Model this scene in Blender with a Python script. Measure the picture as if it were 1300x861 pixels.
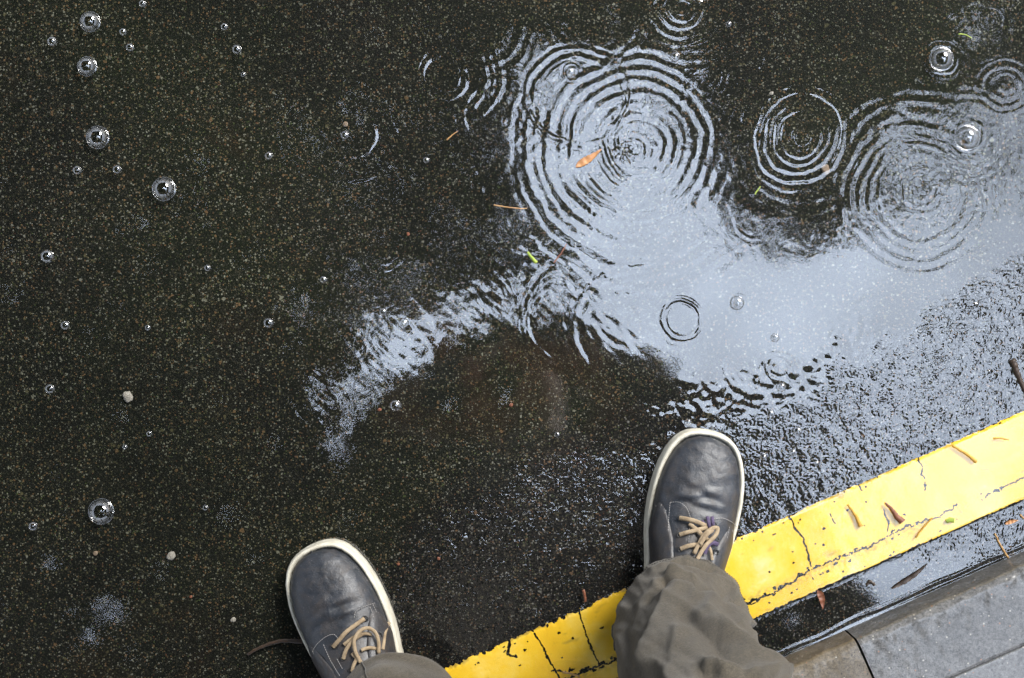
import bpy, bmesh, math, random
import numpy as np
from mathutils import Vector, Matrix
R = math.radians
random.seed(7); rng = np.random.RandomState(7)
scene = bpy.context.scene
for o in list(bpy.data.objects): bpy.data.objects.remove(o)
COL = scene.collection
# ------------------------------------------------------------------ camera
CAMZ = 1.5
F = 1575.0; NX, NY = 670.0, 445.0
cam_d = bpy.data.cameras.new('camera'); cam = bpy.data.objects.new('camera', cam_d); COL.objects.link(cam)
cam_d.sensor_width = 36.0; cam_d.lens = F/1300*36; cam_d.clip_start = .02; cam_d.clip_end = 2000
cam.location = (0, 0, CAMZ)
cam.rotation_euler = (math.atan(14.5/F), math.atan(20/F), 0)
scene.camera = cam
# ------------------------------------------------------------------ light
SUN_EL, SUN_AZ = 40.0, 50.0      # azimuth measured anticlockwise from +x
world = bpy.data.worlds.new('World'); scene.world = world; world.use_nodes = True
wn = world.node_tree; wn.nodes.clear()
sky = wn.nodes.new('ShaderNodeTexSky'); sky.sky_type = 'NISHITA'; sky.sun_disc = False
sky.sun_elevation = R(SUN_EL); sky.sun_rotation = R(90-SUN_AZ); sky.dust_density = 3.0; sky.air_density = 1.0
hs = wn.nodes.new('ShaderNodeHueSaturation'); hs.inputs['Saturation'].default_value = .36; hs.inputs['Value'].default_value = 1.0
bg = wn.nodes.new('ShaderNodeBackground'); bg.inputs['Strength'].default_value = .15
wo = wn.nodes.new('ShaderNodeOutputWorld')
# bright rain cloud over the blue: thickest light straight overhead, duller towards the horizon
tcw = wn.nodes.new('ShaderNodeTexCoord'); sxyz = wn.nodes.new('ShaderNodeSeparateXYZ'); wn.links.new(tcw.outputs['Generated'], sxyz.inputs[0])
crw = wn.nodes.new('ShaderNodeValToRGB'); wn.links.new(sxyz.outputs['Z'], crw.inputs[0])
crw.color_ramp.elements[0].position = .05; crw.color_ramp.elements[0].color = (.06, .064, .07, 1)
crw.color_ramp.elements[1].position = .965; crw.color_ramp.elements[1].color = (.70, .81, .99, 1)
e_ = crw.color_ramp.elements.new(.83); e_.color = (.19, .22, .28, 1)
nzw = wn.nodes.new('ShaderNodeTexNoise'); nzw.inputs['Scale'].default_value = 8; nzw.inputs['Detail'].default_value = 5; wn.links.new(tcw.outputs['Generated'], nzw.inputs['Vector'])
mrw = wn.nodes.new('ShaderNodeMapRange'); mrw.inputs[1].default_value = .3; mrw.inputs[2].default_value = .7; mrw.inputs[3].default_value = 9.5; mrw.inputs[4].default_value = 17; wn.links.new(nzw.outputs['Fac'], mrw.inputs[0])
vmw = wn.nodes.new('ShaderNodeVectorMath'); vmw.operation = 'SCALE'; wn.links.new(crw.outputs[0], vmw.inputs[0]); wn.links.new(mrw.outputs[0], vmw.inputs['Scale'])
mxw = wn.nodes.new('ShaderNodeMix'); mxw.data_type = 'RGBA'; mxw.inputs[0].default_value = .85
wn.links.new(sky.outputs[0], hs.inputs['Color']); wn.links.new(hs.outputs[0], mxw.inputs[6]); wn.links.new(vmw.outputs[0], mxw.inputs[7])
wn.links.new(mxw.outputs[2], bg.inputs[0]); wn.links.new(bg.outputs[0], wo.inputs[0])
sd = bpy.data.lights.new('sun', 'SUN'); sd.energy = 2.1; sd.angle = R(30); sd.color = (1, .97, .92)
sun = bpy.data.objects.new('sun', sd); COL.objects.link(sun)
sv = Vector((math.cos(R(SUN_EL))*math.cos(R(SUN_AZ)), math.cos(R(SUN_EL))*math.sin(R(SUN_AZ)), math.sin(R(SUN_EL))))
sun.rotation_euler = sv.to_track_quat('Z', 'Y').to_euler(); sun.location = sv*20
scene.view_settings.view_transform = 'Standard'; scene.view_settings.look = 'None'
scene.view_settings.gamma = 1.0; scene.view_settings.use_curve_mapping = False
scene.view_settings.exposure = 2.12
scene.cycles.max_bounces = 8; scene.cycles.transparent_max_bounces = 16
scene.cycles.caustics_reflective = False; scene.cycles.caustics_refractive = False

# ------------------------------------------------------------------ helpers
def p2w(px, py, z=0.0):
    d = CAMZ - z
    return np.array([(px-NX)/F*d, (NY-py)/F*d, z])
_perm = np.random.RandomState(3).permutation(512)
_perm = np.concatenate([_perm, _perm, _perm])
_g3 = np.random.RandomState(5).randn(512, 3); _g3 /= np.linalg.norm(_g3, axis=1)[:, None]
_g2a = np.random.RandomState(6).rand(512)*2*np.pi; _g2 = np.stack([np.cos(_g2a), np.sin(_g2a)], 1)
def pn2(x, y, seed=0):
    x = np.asarray(x, float)+seed*17.31; y = np.asarray(y, float)+seed*9.77
    xi = np.floor(x).astype(int); yi = np.floor(y).astype(int); fx = x-xi; fy = y-yi
    xi &= 511; yi &= 511
    u = fx*fx*fx*(fx*(fx*6-15)+10); v = fy*fy*fy*(fy*(fy*6-15)+10)
    def g(i, j):
        h = _perm[(_perm[(xi+i) & 511]+yi+j) & 511]; G = _g2[h]
        return G[..., 0]*(fx-i)+G[..., 1]*(fy-j)
    a = g(0, 0)*(1-u)+g(1, 0)*u; b = g(0, 1)*(1-u)+g(1, 1)*u
    return (a*(1-v)+b*v)*1.5
def pn3(x, y, z, seed=0):
    x = np.asarray(x, float)+seed*7.3; y = np.asarray(y, float)+seed*3.1; z = np.asarray(z, float)+seed*5.9
    x, y, z = np.broadcast_arrays(x, y, z)
    xi, yi, zi = [np.floor(a).astype(int) for a in (x, y, z)]
    fx, fy, fz = x-xi, y-yi, z-zi
    f = lambda t: t*t*t*(t*(t*6-15)+10)
    u, v, w = f(fx), f(fy), f(fz)
    out = 0
    for i in (0, 1):
        for j in (0, 1):
            for k in (0, 1):
                h = _perm[(_perm[(_perm[(xi+i) & 511]+yi+j) & 511]+zi+k) & 511]; G = _g3[h]
                out = out + (G[..., 0]*(fx-i)+G[..., 1]*(fy-j)+G[..., 2]*(fz-k))*(u if i else 1-u)*(v if j else 1-v)*(w if k else 1-w)
    return out*1.5
def fbm2(x, y, n=4, seed=0):
    s = 0; a = 1.0
    for i in range(n):
        s = s+a*pn2(x*2**i, y*2**i, seed+i); a *= .5
    return s
def sstep(a, b, x):
    t = np.clip((x-a)/(b-a), 0, 1); return t*t*(3-2*t)
def inpoly(x, y, poly):
    ins = np.zeros(np.shape(x), bool); n = len(poly)
    for i in range(n):
        x1, y1 = poly[i]; x2, y2 = poly[(i+1) % n]
        if y1 == y2: continue
        c = ((y1 > y) != (y2 > y)) & (x < (x2-x1)*(y-y1)/(y2-y1)+x1)
        ins ^= c
    return ins
def dseg(x, y, pts):
    best = np.full(np.shape(x), 1e9)
    for (x1, y1), (x2, y2) in zip(pts[:-1], pts[1:]):
        dx, dy = x2-x1, y2-y1; L = dx*dx+dy*dy+1e-12
        t = np.clip(((x-x1)*dx+(y-y1)*dy)/L, 0, 1)
        best = np.minimum(best, np.hypot(x-x1-t*dx, y-y1-t*dy))
    return best
def np_mesh(name, verts, quads, smooth=True):
    me = bpy.data.meshes.new(name)
    verts = np.asarray(verts, np.float32); quads = np.asarray(quads, np.int32); k = quads.shape[1]
    me.vertices.add(len(verts)); me.vertices.foreach_set('co', verts.ravel())
    me.loops.add(quads.size); me.loops.foreach_set('vertex_index', quads.ravel())
    me.polygons.add(len(quads)); me.polygons.foreach_set('loop_start', np.arange(0, quads.size, k, dtype=np.int32))
    me.polygons.foreach_set('loop_total', np.full(len(quads), k, np.int32))
    me.update(calc_edges=True); me.validate()
    me.polygons.foreach_set('use_smooth', np.full(len(me.polygons), smooth))
    return me
def gridq(nu, nv, keep=None):
    i = np.arange(nu-1)[:, None]*nv+np.arange(nv-1)[None, :]
    q = np.stack([i, i+nv, i+nv+1, i+1], -1).reshape(-1, 4)
    if keep is not None: q = q[keep.reshape(-1)]
    return q
def link(name, me, mat=None, parent=None):
    o = bpy.data.objects.new(name, me); COL.objects.link(o)
    if mat: me.materials.append(mat)
    if parent: o.parent = parent
    return o
def tag(o, label=None, cat=None, group=None, kind=None):
    if label: o['label'] = label
    if cat: o['category'] = cat
    if group: o['group'] = group
    if kind: o['kind'] = kind
    return o
def empty(name, loc=(0, 0, 0), rz=0):
    o = bpy.data.objects.new(name, None); COL.objects.link(o); o.location = loc; o.rotation_euler = (0, 0, rz); o.empty_display_size = .05
    return o
def tube_np(pts, rad, n=8, flat=1.0, up=None):
    """swept tube; pts (k,3), rad scalar or list; returns verts, quads"""
    P = np.asarray(pts, float); k = len(P); rad = np.broadcast_to(np.asarray(rad, float), (k,))
    T = np.gradient(P, axis=0); T /= np.linalg.norm(T, axis=1)[:, None]+1e-12
    ref = np.array(up if up is not None else (0, 0, 1.0))
    V = []
    for i in range(k):
        s = np.cross(T[i], ref)
        if np.linalg.norm(s) < .05: s = np.cross(T[i], (0, 1, 0.1))
        s /= np.linalg.norm(s); w = np.cross(s, T[i])
        for j in range(n):
            a = 2*np.pi*j/n
            V.append(P[i]+rad[i]*(np.cos(a)*s+np.sin(a)*w*flat))
    Q = [[i*n+j, i*n+(j+1) % n, (i+1)*n+(j+1) % n, (i+1)*n+j] for i in range(k-1) for j in range(n)]
    V.append(P[0]); V.append(P[-1]); c0 = k*n; c1 = k*n+1
    for j in range(0, n, 1):
        Q.append([c0, (j+1) % n, j, j]); Q.append([c1, (k-1)*n+j, (k-1)*n+(j+1) % n, (k-1)*n+(j+1) % n])
    return np.array(V), Q
class MB:
    def __init__(s): s.v = []; s.f = []; s.n = 0
    def add(s, V, Q):
        s.v.extend([tuple(v) for v in V])
        for q in Q:
            qq = []
            for a in q:
                if a+s.n not in qq: qq.append(int(a)+s.n)
            if len(qq) > 2: s.f.append(qq)
        s.n += len(V)
    def tube(s, pts, rad, n=8, flat=1.0, up=None): s.add(*tube_np(pts, rad, n, flat, up))
    def build(s, name, mat, parent=None, smooth=True):
        me = bpy.data.meshes.new(name); me.from_pydata(s.v, [], s.f); me.update()
        bm = bmesh.new(); bm.from_mesh(me); bmesh.ops.recalc_face_normals(bm, faces=bm.faces); bm.to_mesh(me); bm.free()
        me.polygons.foreach_set('use_smooth', np.full(len(me.polygons), smooth))
        return link(name, me, mat, parent)
def spline(pts, n=40):
    P = np.asarray(pts, float); k = len(P)
    if k < 3:
        t = np.linspace(0, 1, n)[:, None]; return P[0]*(1-t)+P[-1]*t
    E = np.vstack([2*P[0]-P[1], P, 2*P[-1]-P[-2]]); out = []
    for t in np.linspace(0, k-1-1e-9, n):
        i = int(t); f = t-i; a, b, c, d = E[i], E[i+1], E[i+2], E[i+3]
        out.append(.5*((2*b)+(-a+c)*f+(2*a-5*b+4*c-d)*f*f+(-a+3*b-3*c+d)*f**3))
    return np.array(out)
# ------------------------------------------------------------------ materials
class NT:
    def __init__(s, name):
        s.m = bpy.data.materials.new(name); s.m.use_nodes = True; s.t = s.m.node_tree; s.t.nodes.clear()
        s.out = s.t.nodes.new('ShaderNodeOutputMaterial')
    def n(s, typ, **kw):
        nd = s.t.nodes.new('ShaderNode'+typ)
        for k, v in kw.items(): setattr(nd, k, v)
        return nd
    def l(s, a, b): s.t.links.new(a, b)
    def coord(s):
        if not hasattr(s, 'tc'): s.tc = s.n('TexCoord')
        return s.tc.outputs['Object']
    def noise(s, scale, detail=3, rough=.55, dist=0.0, vec=None):
        nd = s.n('TexNoise'); nd.inputs['Scale'].default_value = scale; nd.inputs['Detail'].default_value = detail
        nd.inputs['Roughness'].default_value = rough; nd.inputs['Distortion'].default_value = dist
        s.l(vec or s.coord(), nd.inputs['Vector']); return nd.outputs['Fac']
    def voro(s, scale, feature='F1', vec=None):
        nd = s.n('TexVoronoi', feature=feature); nd.inputs['Scale'].default_value = scale
        s.l(vec or s.coord(), nd.inputs['Vector']); return nd
    def ramp(s, fac, stops, interp='LINEAR'):
        nd = s.n('ValToRGB'); cr = nd.color_ramp; cr.interpolation = interp
        while len(cr.elements) < len(stops): cr.elements.new(.5)
        for e, (p, c) in zip(cr.elements, stops):
            e.position = p; e.color = (*c, 1) if not isinstance(c, (int, float)) else (c, c, c, 1)
        s.l(fac, nd.inputs[0]); return nd.outputs[0]
    def mix(s, fac, a, b, blend='MIX'):
        nd = s.n('Mix', data_type='RGBA', blend_type=blend)
        for idx, v in ((0, fac), (6, a), (7, b)):
            if hasattr(v, 'links') or hasattr(v, 'is_output'): s.l(v, nd.inputs[idx])
            elif isinstance(v, (int, float)): nd.inputs[idx].default_value = v if idx == 0 else (v, v, v, 1)
            else: nd.inputs[idx].default_value = (*v, 1)
        return nd.outputs[2]
    def math(s, op, a, b=None, c=None, clamp=False):
        nd = s.n('Math', operation=op, use_clamp=clamp)
        for i, v in enumerate((a, b, c)):
            if v is None: continue
            if hasattr(v, 'is_output'): s.l(v, nd.inputs[i])
            else: nd.inputs[i].default_value = v
        return nd.outputs[0]
    def bump(s, h, strength, dist, normal=None):
        nd = s.n('Bump'); nd.inputs['Strength'].default_value = strength; nd.inputs['Distance'].default_value = dist
        s.l(h, nd.inputs['Height'])
        if normal: s.l(normal, nd.inputs['Normal'])
        return nd.outputs[0]
    def bsdf(s, color, rough=.6, normal=None, **kw):
        b = s.n('BsdfPrincipled')
        for k, v in (('Base Color', color), ('Roughness', rough)):
            if hasattr(v, 'is_output'): s.l(v, b.inputs[k])
            else: b.inputs[k].default_value = (*v, 1) if k == 'Base Color' else v
        for k, v in kw.items():
            k = k.replace('_', ' ')
            if hasattr(v, 'is_output'): s.l(v, b.inputs[k])
            else: b.inputs[k].default_value = v
        if normal: s.l(normal, b.inputs['Normal'])
        s.l(b.outputs[0], s.out.inputs['Surface']); return s.m

def mat_asphalt():
    m = NT('asphalt')
    big = m.noise(1.7, 3, .6); mid = m.noise(9, 4, .6)
    binder = m.mix(m.ramp(mid, [(.35, 0), (.65, 1)]), (.004, .004, .004), (.012, .0115, .0105))
    green = m.ramp(m.noise(2.3, 3, .5, 0, None), [(.42, 0), (.6, 1)])
    sa = m.n('Attribute'); sa.attribute_name = 'silt'; st = m.n('Attribute'); st.attribute_name = 'stain'; silt_f = sa.outputs['Fac']
    binder = m.mix(m.math('MULTIPLY', silt_f, m.math('ADD', m.math('MULTIPLY', green, .5), .35)), binder, (.014, .021, .006))
    col = binder
    def layer(col, scale, thr, prob, stops, sc=1.0):
        wob = m.n('VectorMath', operation='ADD'); nz = m.n('TexNoise'); nz.inputs['Scale'].default_value = scale*1.6
        m.l(m.coord(), nz.inputs['Vector'])
        s2 = m.n('VectorMath', operation='SCALE'); s2.inputs['Scale'].default_value = .9/scale
        m.l(nz.outputs['Color'], s2.inputs[0]); m.l(m.coord(), wob.inputs[0]); m.l(s2.outputs[0], wob.inputs[1])
        v = m.voro(scale, vec=wob.outputs[0])
        sep = m.n('SeparateColor'); m.l(v.outputs['Color'], sep.inputs[0])
        on = m.math('LESS_THAN', sep.outputs[0], prob)
        size = m.math('MULTIPLY', m.math('ADD', m.math('MULTIPLY', sep.outputs[1], .7), .45), thr)
        shape = m.math('SUBTRACT', 1.0, m.math('DIVIDE', v.outputs['Distance'], size), None, True)
        shape = m.math('MULTIPLY', shape, 3.0, None, True)
        c = m.ramp(sep.outputs[2], stops, 'CONSTANT')
        return m.mix(m.math('MULTIPLY', on, shape), col, c), shape
    dull = [(0, (.045, .045, .042)), (.2, (.07, .062, .045)), (.4, (.022, .022, .02)), (.55, (.10, .085, .06)), (.7, (.045, .055, .025)), (.8, (.06, .042, .026)), (.9, (.14, .13, .115))]
    brt = [(0, (.32, .25, .14)), (.18, (.42, .39, .33)), (.36, (.20, .17, .09)), (.5, (.34, .19, .09)), (.62, (.50, .47, .41)), (.70, (.16, .20, .07)), (.79, (.32, .12, .055)), (.88, (.22, .22, .22)), (.94, (.62, .58, .50))]
    dens = m.math('ADD', m.math('MULTIPLY', m.noise(11, 4, .7), 1.6), -.15)
    pr = lambda k: m.math('MULTIPLY', dens, k)
    col, s1 = layer(col, 560, .60, .75, dull)
    col, s0 = layer(col, 300, .50, pr(.75), dull)
    col, s2 = layer(col, 480, .55, pr(.46), brt)
    col, s3 = layer(col, 270, .42, pr(.34), brt)
    col, s5 = layer(col, 170, .34, pr(.16), brt)
    col, s4 = layer(col, 85, .24, pr(.05), brt)
    rust = m.ramp(m.noise(6.5, 4, .65, .4), [(.58, 0), (.75, 1)])
    col = m.mix(m.math('MULTIPLY', rust, .35), col, (.05, .022, .008))
    col = m.mix(m.ramp(big, [(.35, .25), (.7, 0)]), col, (.008, .009, .008))
    col = m.mix(1.0, col, m.ramp(m.noise(3.1, 4, .6), [(.3, (.24, .255, .235)), (.7, (.56, .56, .53))]), 'MULTIPLY')
    col = m.mix(1.0, col, m.mix(silt_f, (.72, .74, .80), (.95, 1.0, .84)), 'MULTIPLY')
    col = m.mix(m.math('MULTIPLY', st.outputs['Fac'], .45), col, (.040, .018, .008))
    hsn = m.n('HueSaturation'); hsn.inputs['Saturation'].default_value = .92; m.l(col, hsn.inputs['Color']); col = hsn.outputs[0]
    b = m.bump(m.noise(520, 2, .6), .6, .002)
    return m.bsdf(col, .75, b, Specular_IOR_Level=.15)
def mat_film(name='water_film', ior=1.8):
    m = NT(name)
    at = m.n('Attribute'); at.attribute_name = 'rough'
    geo_f = m.n('Fresnel'); gg = m.n('NewGeometry')
    m.l(m.math('ADD', m.math('MULTIPLY', gg.outputs['Backfacing'], 1/ior-ior), ior), geo_f.inputs['IOR'])   # same sheet reflectance from both sides
    nb = m.bump(m.noise(300, 2, .5), .04, .0004)
    g = m.n('BsdfGlossy'); g.inputs['Color'].default_value = (1, 1, 1, 1)
    m.l(at.outputs['Fac'], g.inputs['Roughness']); m.l(nb, g.inputs['Normal'])
    t = m.n('BsdfTransparent'); mx = m.n('MixShader')
    m.l(geo_f.outputs[0], mx.inputs[0]); m.l(t.outputs[0], mx.inputs[1]); m.l(g.outputs[0], mx.inputs[2])
    m.l(mx.outputs[0], m.out.inputs['Surface']); return m.m
def mat_bubble():
    m = NT('bubble_film')
    f = m.n('Fresnel'); gg = m.n('NewGeometry'); m.l(m.math('ADD', m.math('MULTIPLY', gg.outputs['Backfacing'], 1/1.45-1.45), 1.45), f.inputs['IOR'])
    lw = m.math('ADD', m.math('MULTIPLY', f.outputs[0], 3.2), .10, None, True)
    g = m.n('BsdfGlossy'); g.inputs['Roughness'].default_value = .03
    t = m.n('BsdfTransparent'); mx = m.n('MixShader')
    m.l(lw, mx.inputs[0]); m.l(t.outputs[0], mx.inputs[1]); m.l(g.outputs[0], mx.inputs[2])
    m.l(mx.outputs[0], m.out.inputs['Surface']); return m.m
def mat_paint():
    m = NT('road_paint')
    c = m.ramp(m.noise(14, 5, .65, .3), [(.3, (.80, .46, .012)), (.5, (.87, .54, .02)), (.62, (.88, .60, .08)), (.72, (.88, .66, .26))])
    d = m.ramp(m.noise(120, 4, .7), [(.62, 0), (.74, 1)])
    c = m.mix(m.math('MULTIPLY', d, .35), c, (.35, .20, .03))
    at = m.n('Attribute'); at.attribute_name = 'dirt'
    c = m.mix(at.outputs['Fac'], c, (.10, .075, .04))
    b = m.bump(m.noise(300, 3, .6), .25, .001)
    return m.bsdf(c, .55, b, Specular_IOR_Level=.3)
def mat_concrete(name, a, b_, speck=.5, coat=.8, crough=.25, scale=1.0):
    m = NT(name)
    c = m.ramp(m.noise(7*scale, 5, .65, .2), [(.3, a), (.7, b_)])
    c2 = m.ramp(m.noise(300, 6, .85), [(.36, .12), (.62, 1.5)])
    c = m.mix(speck, c, m.mix(1.0, c, c2, 'MULTIPLY'))
    v = m.voro(330); sep = m.n('SeparateColor'); m.l(v.outputs['Color'], sep.inputs[0])
    on = m.math('MULTIPLY', m.math('LESS_THAN', sep.outputs[0], .10), m.math('LESS_THAN', v.outputs['Distance'], .33))
    c = m.mix(m.math('MULTIPLY', on, .7), c, m.ramp(sep.outputs[1], [(0, (.02, .02, .02)), (.5, (.45, .42, .36)), (.8, (.3, .14, .07))], 'CONSTANT'))
    nb = m.bump(m.noise(420, 4, .7), .4, .0009)
    return m.bsdf(c, .6, nb, Coat_Weight=coat, Coat_Roughness=crough, Coat_IOR=1.5)
def mat_leather(name='shoe_leather', tint=0.0):
    m = NT(name)
    n1 = m.noise(26, 6, .7, .8); n2 = m.noise(60, 6, .75, .5)
    c = m.ramp(n1, [(.3, (.009, .012, .017)), (.5, (.019, .023, .031)), (.7, (.036, .039, .046))])
    br = m.ramp(n2, [(.46-.12*tint, 0), (.72-.12*tint, .6)])
    c = m.mix(br, c, (.060, .044, .032))
    sc = m.ramp(m.noise(210, 5, .85, 2.5), [(.60, 0), (.70, .55)])
    sc = m.math('MULTIPLY', sc, m.ramp(m.noise(18, 4, .7), [(.42, .15), (.62, 1)]))
    c = m.mix(sc, c, (.19, .175, .16))
    v = m.voro(420); fl = m.math('MULTIPLY', m.math('LESS_THAN', v.outputs['Distance'], .14), .5)
    c = m.mix(fl, c, (.20, .19, .18))
    h = m.noise(430, 4, .75); h2 = m.noise(60, 5, .7, 1.6)
    b = m.bump(h2, .30, .003, m.bump(h, .45, .0008))
    return m.bsdf(c, m.ramp(n2, [(.3, .30), (.7, .58)]), b, Specular_IOR_Level=.7)
def mat_simple(name, ca, cb, rough=.6, scale=30, bs=.2, bd=.002, bscale=200, **kw):
    m = NT(name); c = m.ramp(m.noise(scale, 4, .65), [(.3, ca), (.7, cb)])
    b = m.bump(m.noise(bscale, 3, .6), bs, bd)
    return m.bsdf(c, rough, b, **kw)
def mat_cloth(name, ca, cb, weave=1500):
    m = NT(name); c = m.ramp(m.noise(26, 5, .7), [(.3, ca), (.7, cb)])
    w = m.n('TexWave'); w.wave_type = 'BANDS'; w.bands_direction = 'DIAGONAL'; w.inputs['Scale'].default_value = weave/3; w.inputs['Distortion'].default_value = 1.5; w.inputs['Detail'].default_value = 2
    m.l(m.coord(), w.inputs['Vector'])
    c = m.mix(.22, c, m.mix(1.0, c, m.ramp(w.outputs['Fac'], [(0, .45), (1, 1.35)]), 'MULTIPLY'))
    c = m.mix(.6, c, m.mix(1.0, c, m.ramp(m.noise(380, 4, .85), [(.34, .25), (.66, 1.75)]), 'MULTIPLY'))
    c = m.mix(.5, c, m.mix(1.0, c, m.ramp(m.noise(9, 5, .7), [(.35, .7), (.65, 1.2)]), 'MULTIPLY'))
    b = m.bump(m.noise(70, 5, .65, .6), .22, .003, m.bump(m.noise(700, 3, .8), .6, .0012))
    return m.bsdf(c, .85, b, Sheen_Weight=.15)
M = dict(
    asphalt=mat_asphalt(), film=mat_film(), bubble=mat_bubble(), paint=mat_paint(),
    kerb=mat_concrete('kerb_concrete', (.075, .073, .07), (.155, .15, .143), .9, .9, .22),
    kerb_brown=mat_concrete('kerb_brown_concrete', (.09, .07, .045), (.16, .13, .09), .7, .6, .25),
    slab=mat_concrete('pavement_concrete', (.115, .115, .116), (.18, .18, .178), .8, 1.0, .28),
    leather=mat_leather(), quarter=mat_leather('quarter_leather', 1.0),
    sole=mat_simple('sole_rubber', (.52, .48, .38), (.72, .69, .58), .5, 60, .15, .0008, 400),
    lace=mat_simple('lace_cord', (.24, .17, .10), (.44, .34, .22), .8, 90, .6, .001, 1200),
    purple=mat_simple('purple_cord', (.05, .035, .075), (.11, .08, .15), .8, 90, .5, .001, 900),
    stitch=mat_simple('stitch_thread', (.30, .29, .28), (.42, .40, .38), .8),
    eyelet=mat_simple('eyelet_metal', (.02, .02, .02), (.05, .05, .05), .4),
    trouser=mat_cloth('trouser_twill', (.066, .054, .037), (.094, .079, .056)),
    seam=mat_cloth('seam_thread', (.06, .055, .045), (.09, .08, .065)),
    jacket=mat_cloth('jacket_cloth', (.012, .013, .016), (.022, .023, .028)),
    skin=mat_simple('skin', (.22, .12, .08), (.28, .16, .11), .5, 20),
    hair=mat_simple('hair', (.02, .013, .008), (.05, .03, .02), .5, 120),
    black=mat_simple('black_plastic', (.012, .012, .012), (.02, .02, .02), .35),
    leafo=mat_simple('dry_leaf', (.36, .16, .06), (.58, .30, .13), .45, 120, .4, .001, 300),
    twig=mat_simple('dry_twig', (.30, .16, .05), (.50, .30, .12), .6, 200),
    twigd=mat_simple('dark_twig', (.02, .014, .01), (.06, .035, .02), .4, 200),
    twigy=mat_simple('ochre_twig', (.42, .22, .02), (.55, .31, .04), .5, 200),
    twigr=mat_simple('reddish_twig', (.13, .045, .022), (.24, .085, .04), .5, 200),
    grass=mat_simple('green_blade', (.20, .30, .03), (.38, .46, .06), .5, 200),
    stone=mat_simple('pale_stone', (.20, .185, .15), (.42, .39, .33), .6, 500, .6, .002, 500),
    stone2=mat_simple('tan_stone', (.16, .11, .07), (.28, .21, .14), .6, 500, .6, .002, 500),
    stone3=mat_simple('orange_stone', (.20, .06, .03), (.30, .12, .06), .6, 500, .6, .002, 500),
    foliage=mat_simple('foliage', (.018, .032, .010), (.045, .07, .02), .55, 3),
    bark=mat_simple('bark', (.05, .04, .03), (.12, .10, .08), .9, 12, .8, .02, 20),
    soil=mat_simple('verge_soil', (.03, .04, .015), (.06, .07, .03), .9, 5),
)
# ------------------------------------------------------------------ layout along the kerb
U = np.array([.9134, .407]); N_ = np.array([-.407, .9134])      # along and across the kerb
VP0, VP1, VK = -.405, -.308, -.462                                # paint lower, paint upper, kerb face
KH = .055
def uv2w(u, v, z=0): return np.array([U[0]*u+N_[0]*v, U[1]*u+N_[1]*v, z])
def uvbox(name, u0, u1, v0, v1, z0, z1, mat, bev=0, parent=None):
    bm = bmesh.new()
    vs = [bm.verts.new(uv2w(u, v, z)) for z in (z0, z1) for u, v in ((u0, v0), (u1, v0), (u1, v1), (u0, v1))]
    for f in ((3, 2, 1, 0), (4, 5, 6, 7), (0, 1, 5, 4), (1, 2, 6, 5), (2, 3, 7, 6), (3, 0, 4, 7)): bm.faces.new([vs[i] for i in f])
    if bev: bmesh.ops.bevel(bm, geom=list(bm.edges), offset=bev, segments=3, affect='EDGES', profile=.6)
    bm.normal_update(); me = bpy.data.meshes.new(name); bm.to_mesh(me); bm.free()
    o = link(name, me, mat, parent)
    return o
# ground sheet and asphalt
g = uvbox('ground', -400, 400, -400, 400, -.30, -.06, M['soil']); tag(g, kind='structure')
def half_axis(a, b, st, lo, hi):
    mid = np.arange(a, b, st); L = []; x = a; s = st
    while x > lo: s *= 1.25; x -= s; L.append(max(x, lo))
    Rr = []; x = mid[-1]; s = st
    while x < hi: s *= 1.25; x += s; Rr.append(min(x, hi))
    return np.concatenate([L[::-1], mid, Rr])
BX = np.array([-400, 300, 380, 480, 560, 640, 700, 760, 835, 880, 1025, 1060, 1110, 1170, 1230, 1300, 1700])
BY = np.array([1500, 930, 850, 760, 640, 600, 570, 562, 545, 535, 500, 455, 425, 395, 355, 305, 60])
ru = half_axis(-.9, .8, .006, -60, 60); rv = np.concatenate([[VK-.02], half_axis(VK-.012, .75, .006, VK-.012, 5.6)])
RU, RV = np.meshgrid(ru, rv, indexing='ij'); RX = U[0]*RU+N_[0]*RV; RY = U[1]*RU+N_[1]*RV
RPX = NX+RX*F/CAMZ; RPY = NY-RY*F/CAMZ
me = np_mesh('road', np.stack([RX, RY, 0*RX], -1).reshape(-1, 3), gridq(len(ru), len(rv)), False)
silt = 1-sstep(-60, 30, RPY-np.interp(RPX, BX, BY)+fbm2(RX*9, RY*9, 3, 160)*40)
silt *= .75+.5*fbm2(RX*3, RY*3, 3, 161)
stain = np.exp(-(((RPX-620)/150)**2+((RPY-480)/75)**2))*sstep(-.4, .7, fbm2(RX*16, RY*16, 4, 162))
for nm_, ar_ in (('silt', silt), ('stain', stain)):
    a = me.attributes.new(nm_, 'FLOAT', 'POINT'); a.data.foreach_set('value', np.clip(ar_, 0, 1).reshape(-1).astype(np.float32))
road = link('road', me, M['asphalt']); tag(road, kind='structure')
tag(uvbox('verge', -60, 60, 5.72, 40, -.05, .10, M['soil']), kind='structure')
tag(uvbox('kerb', -60, 60, 5.6, 5.72, -.05, .12, M['kerb'], .01), kind='structure')
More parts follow.
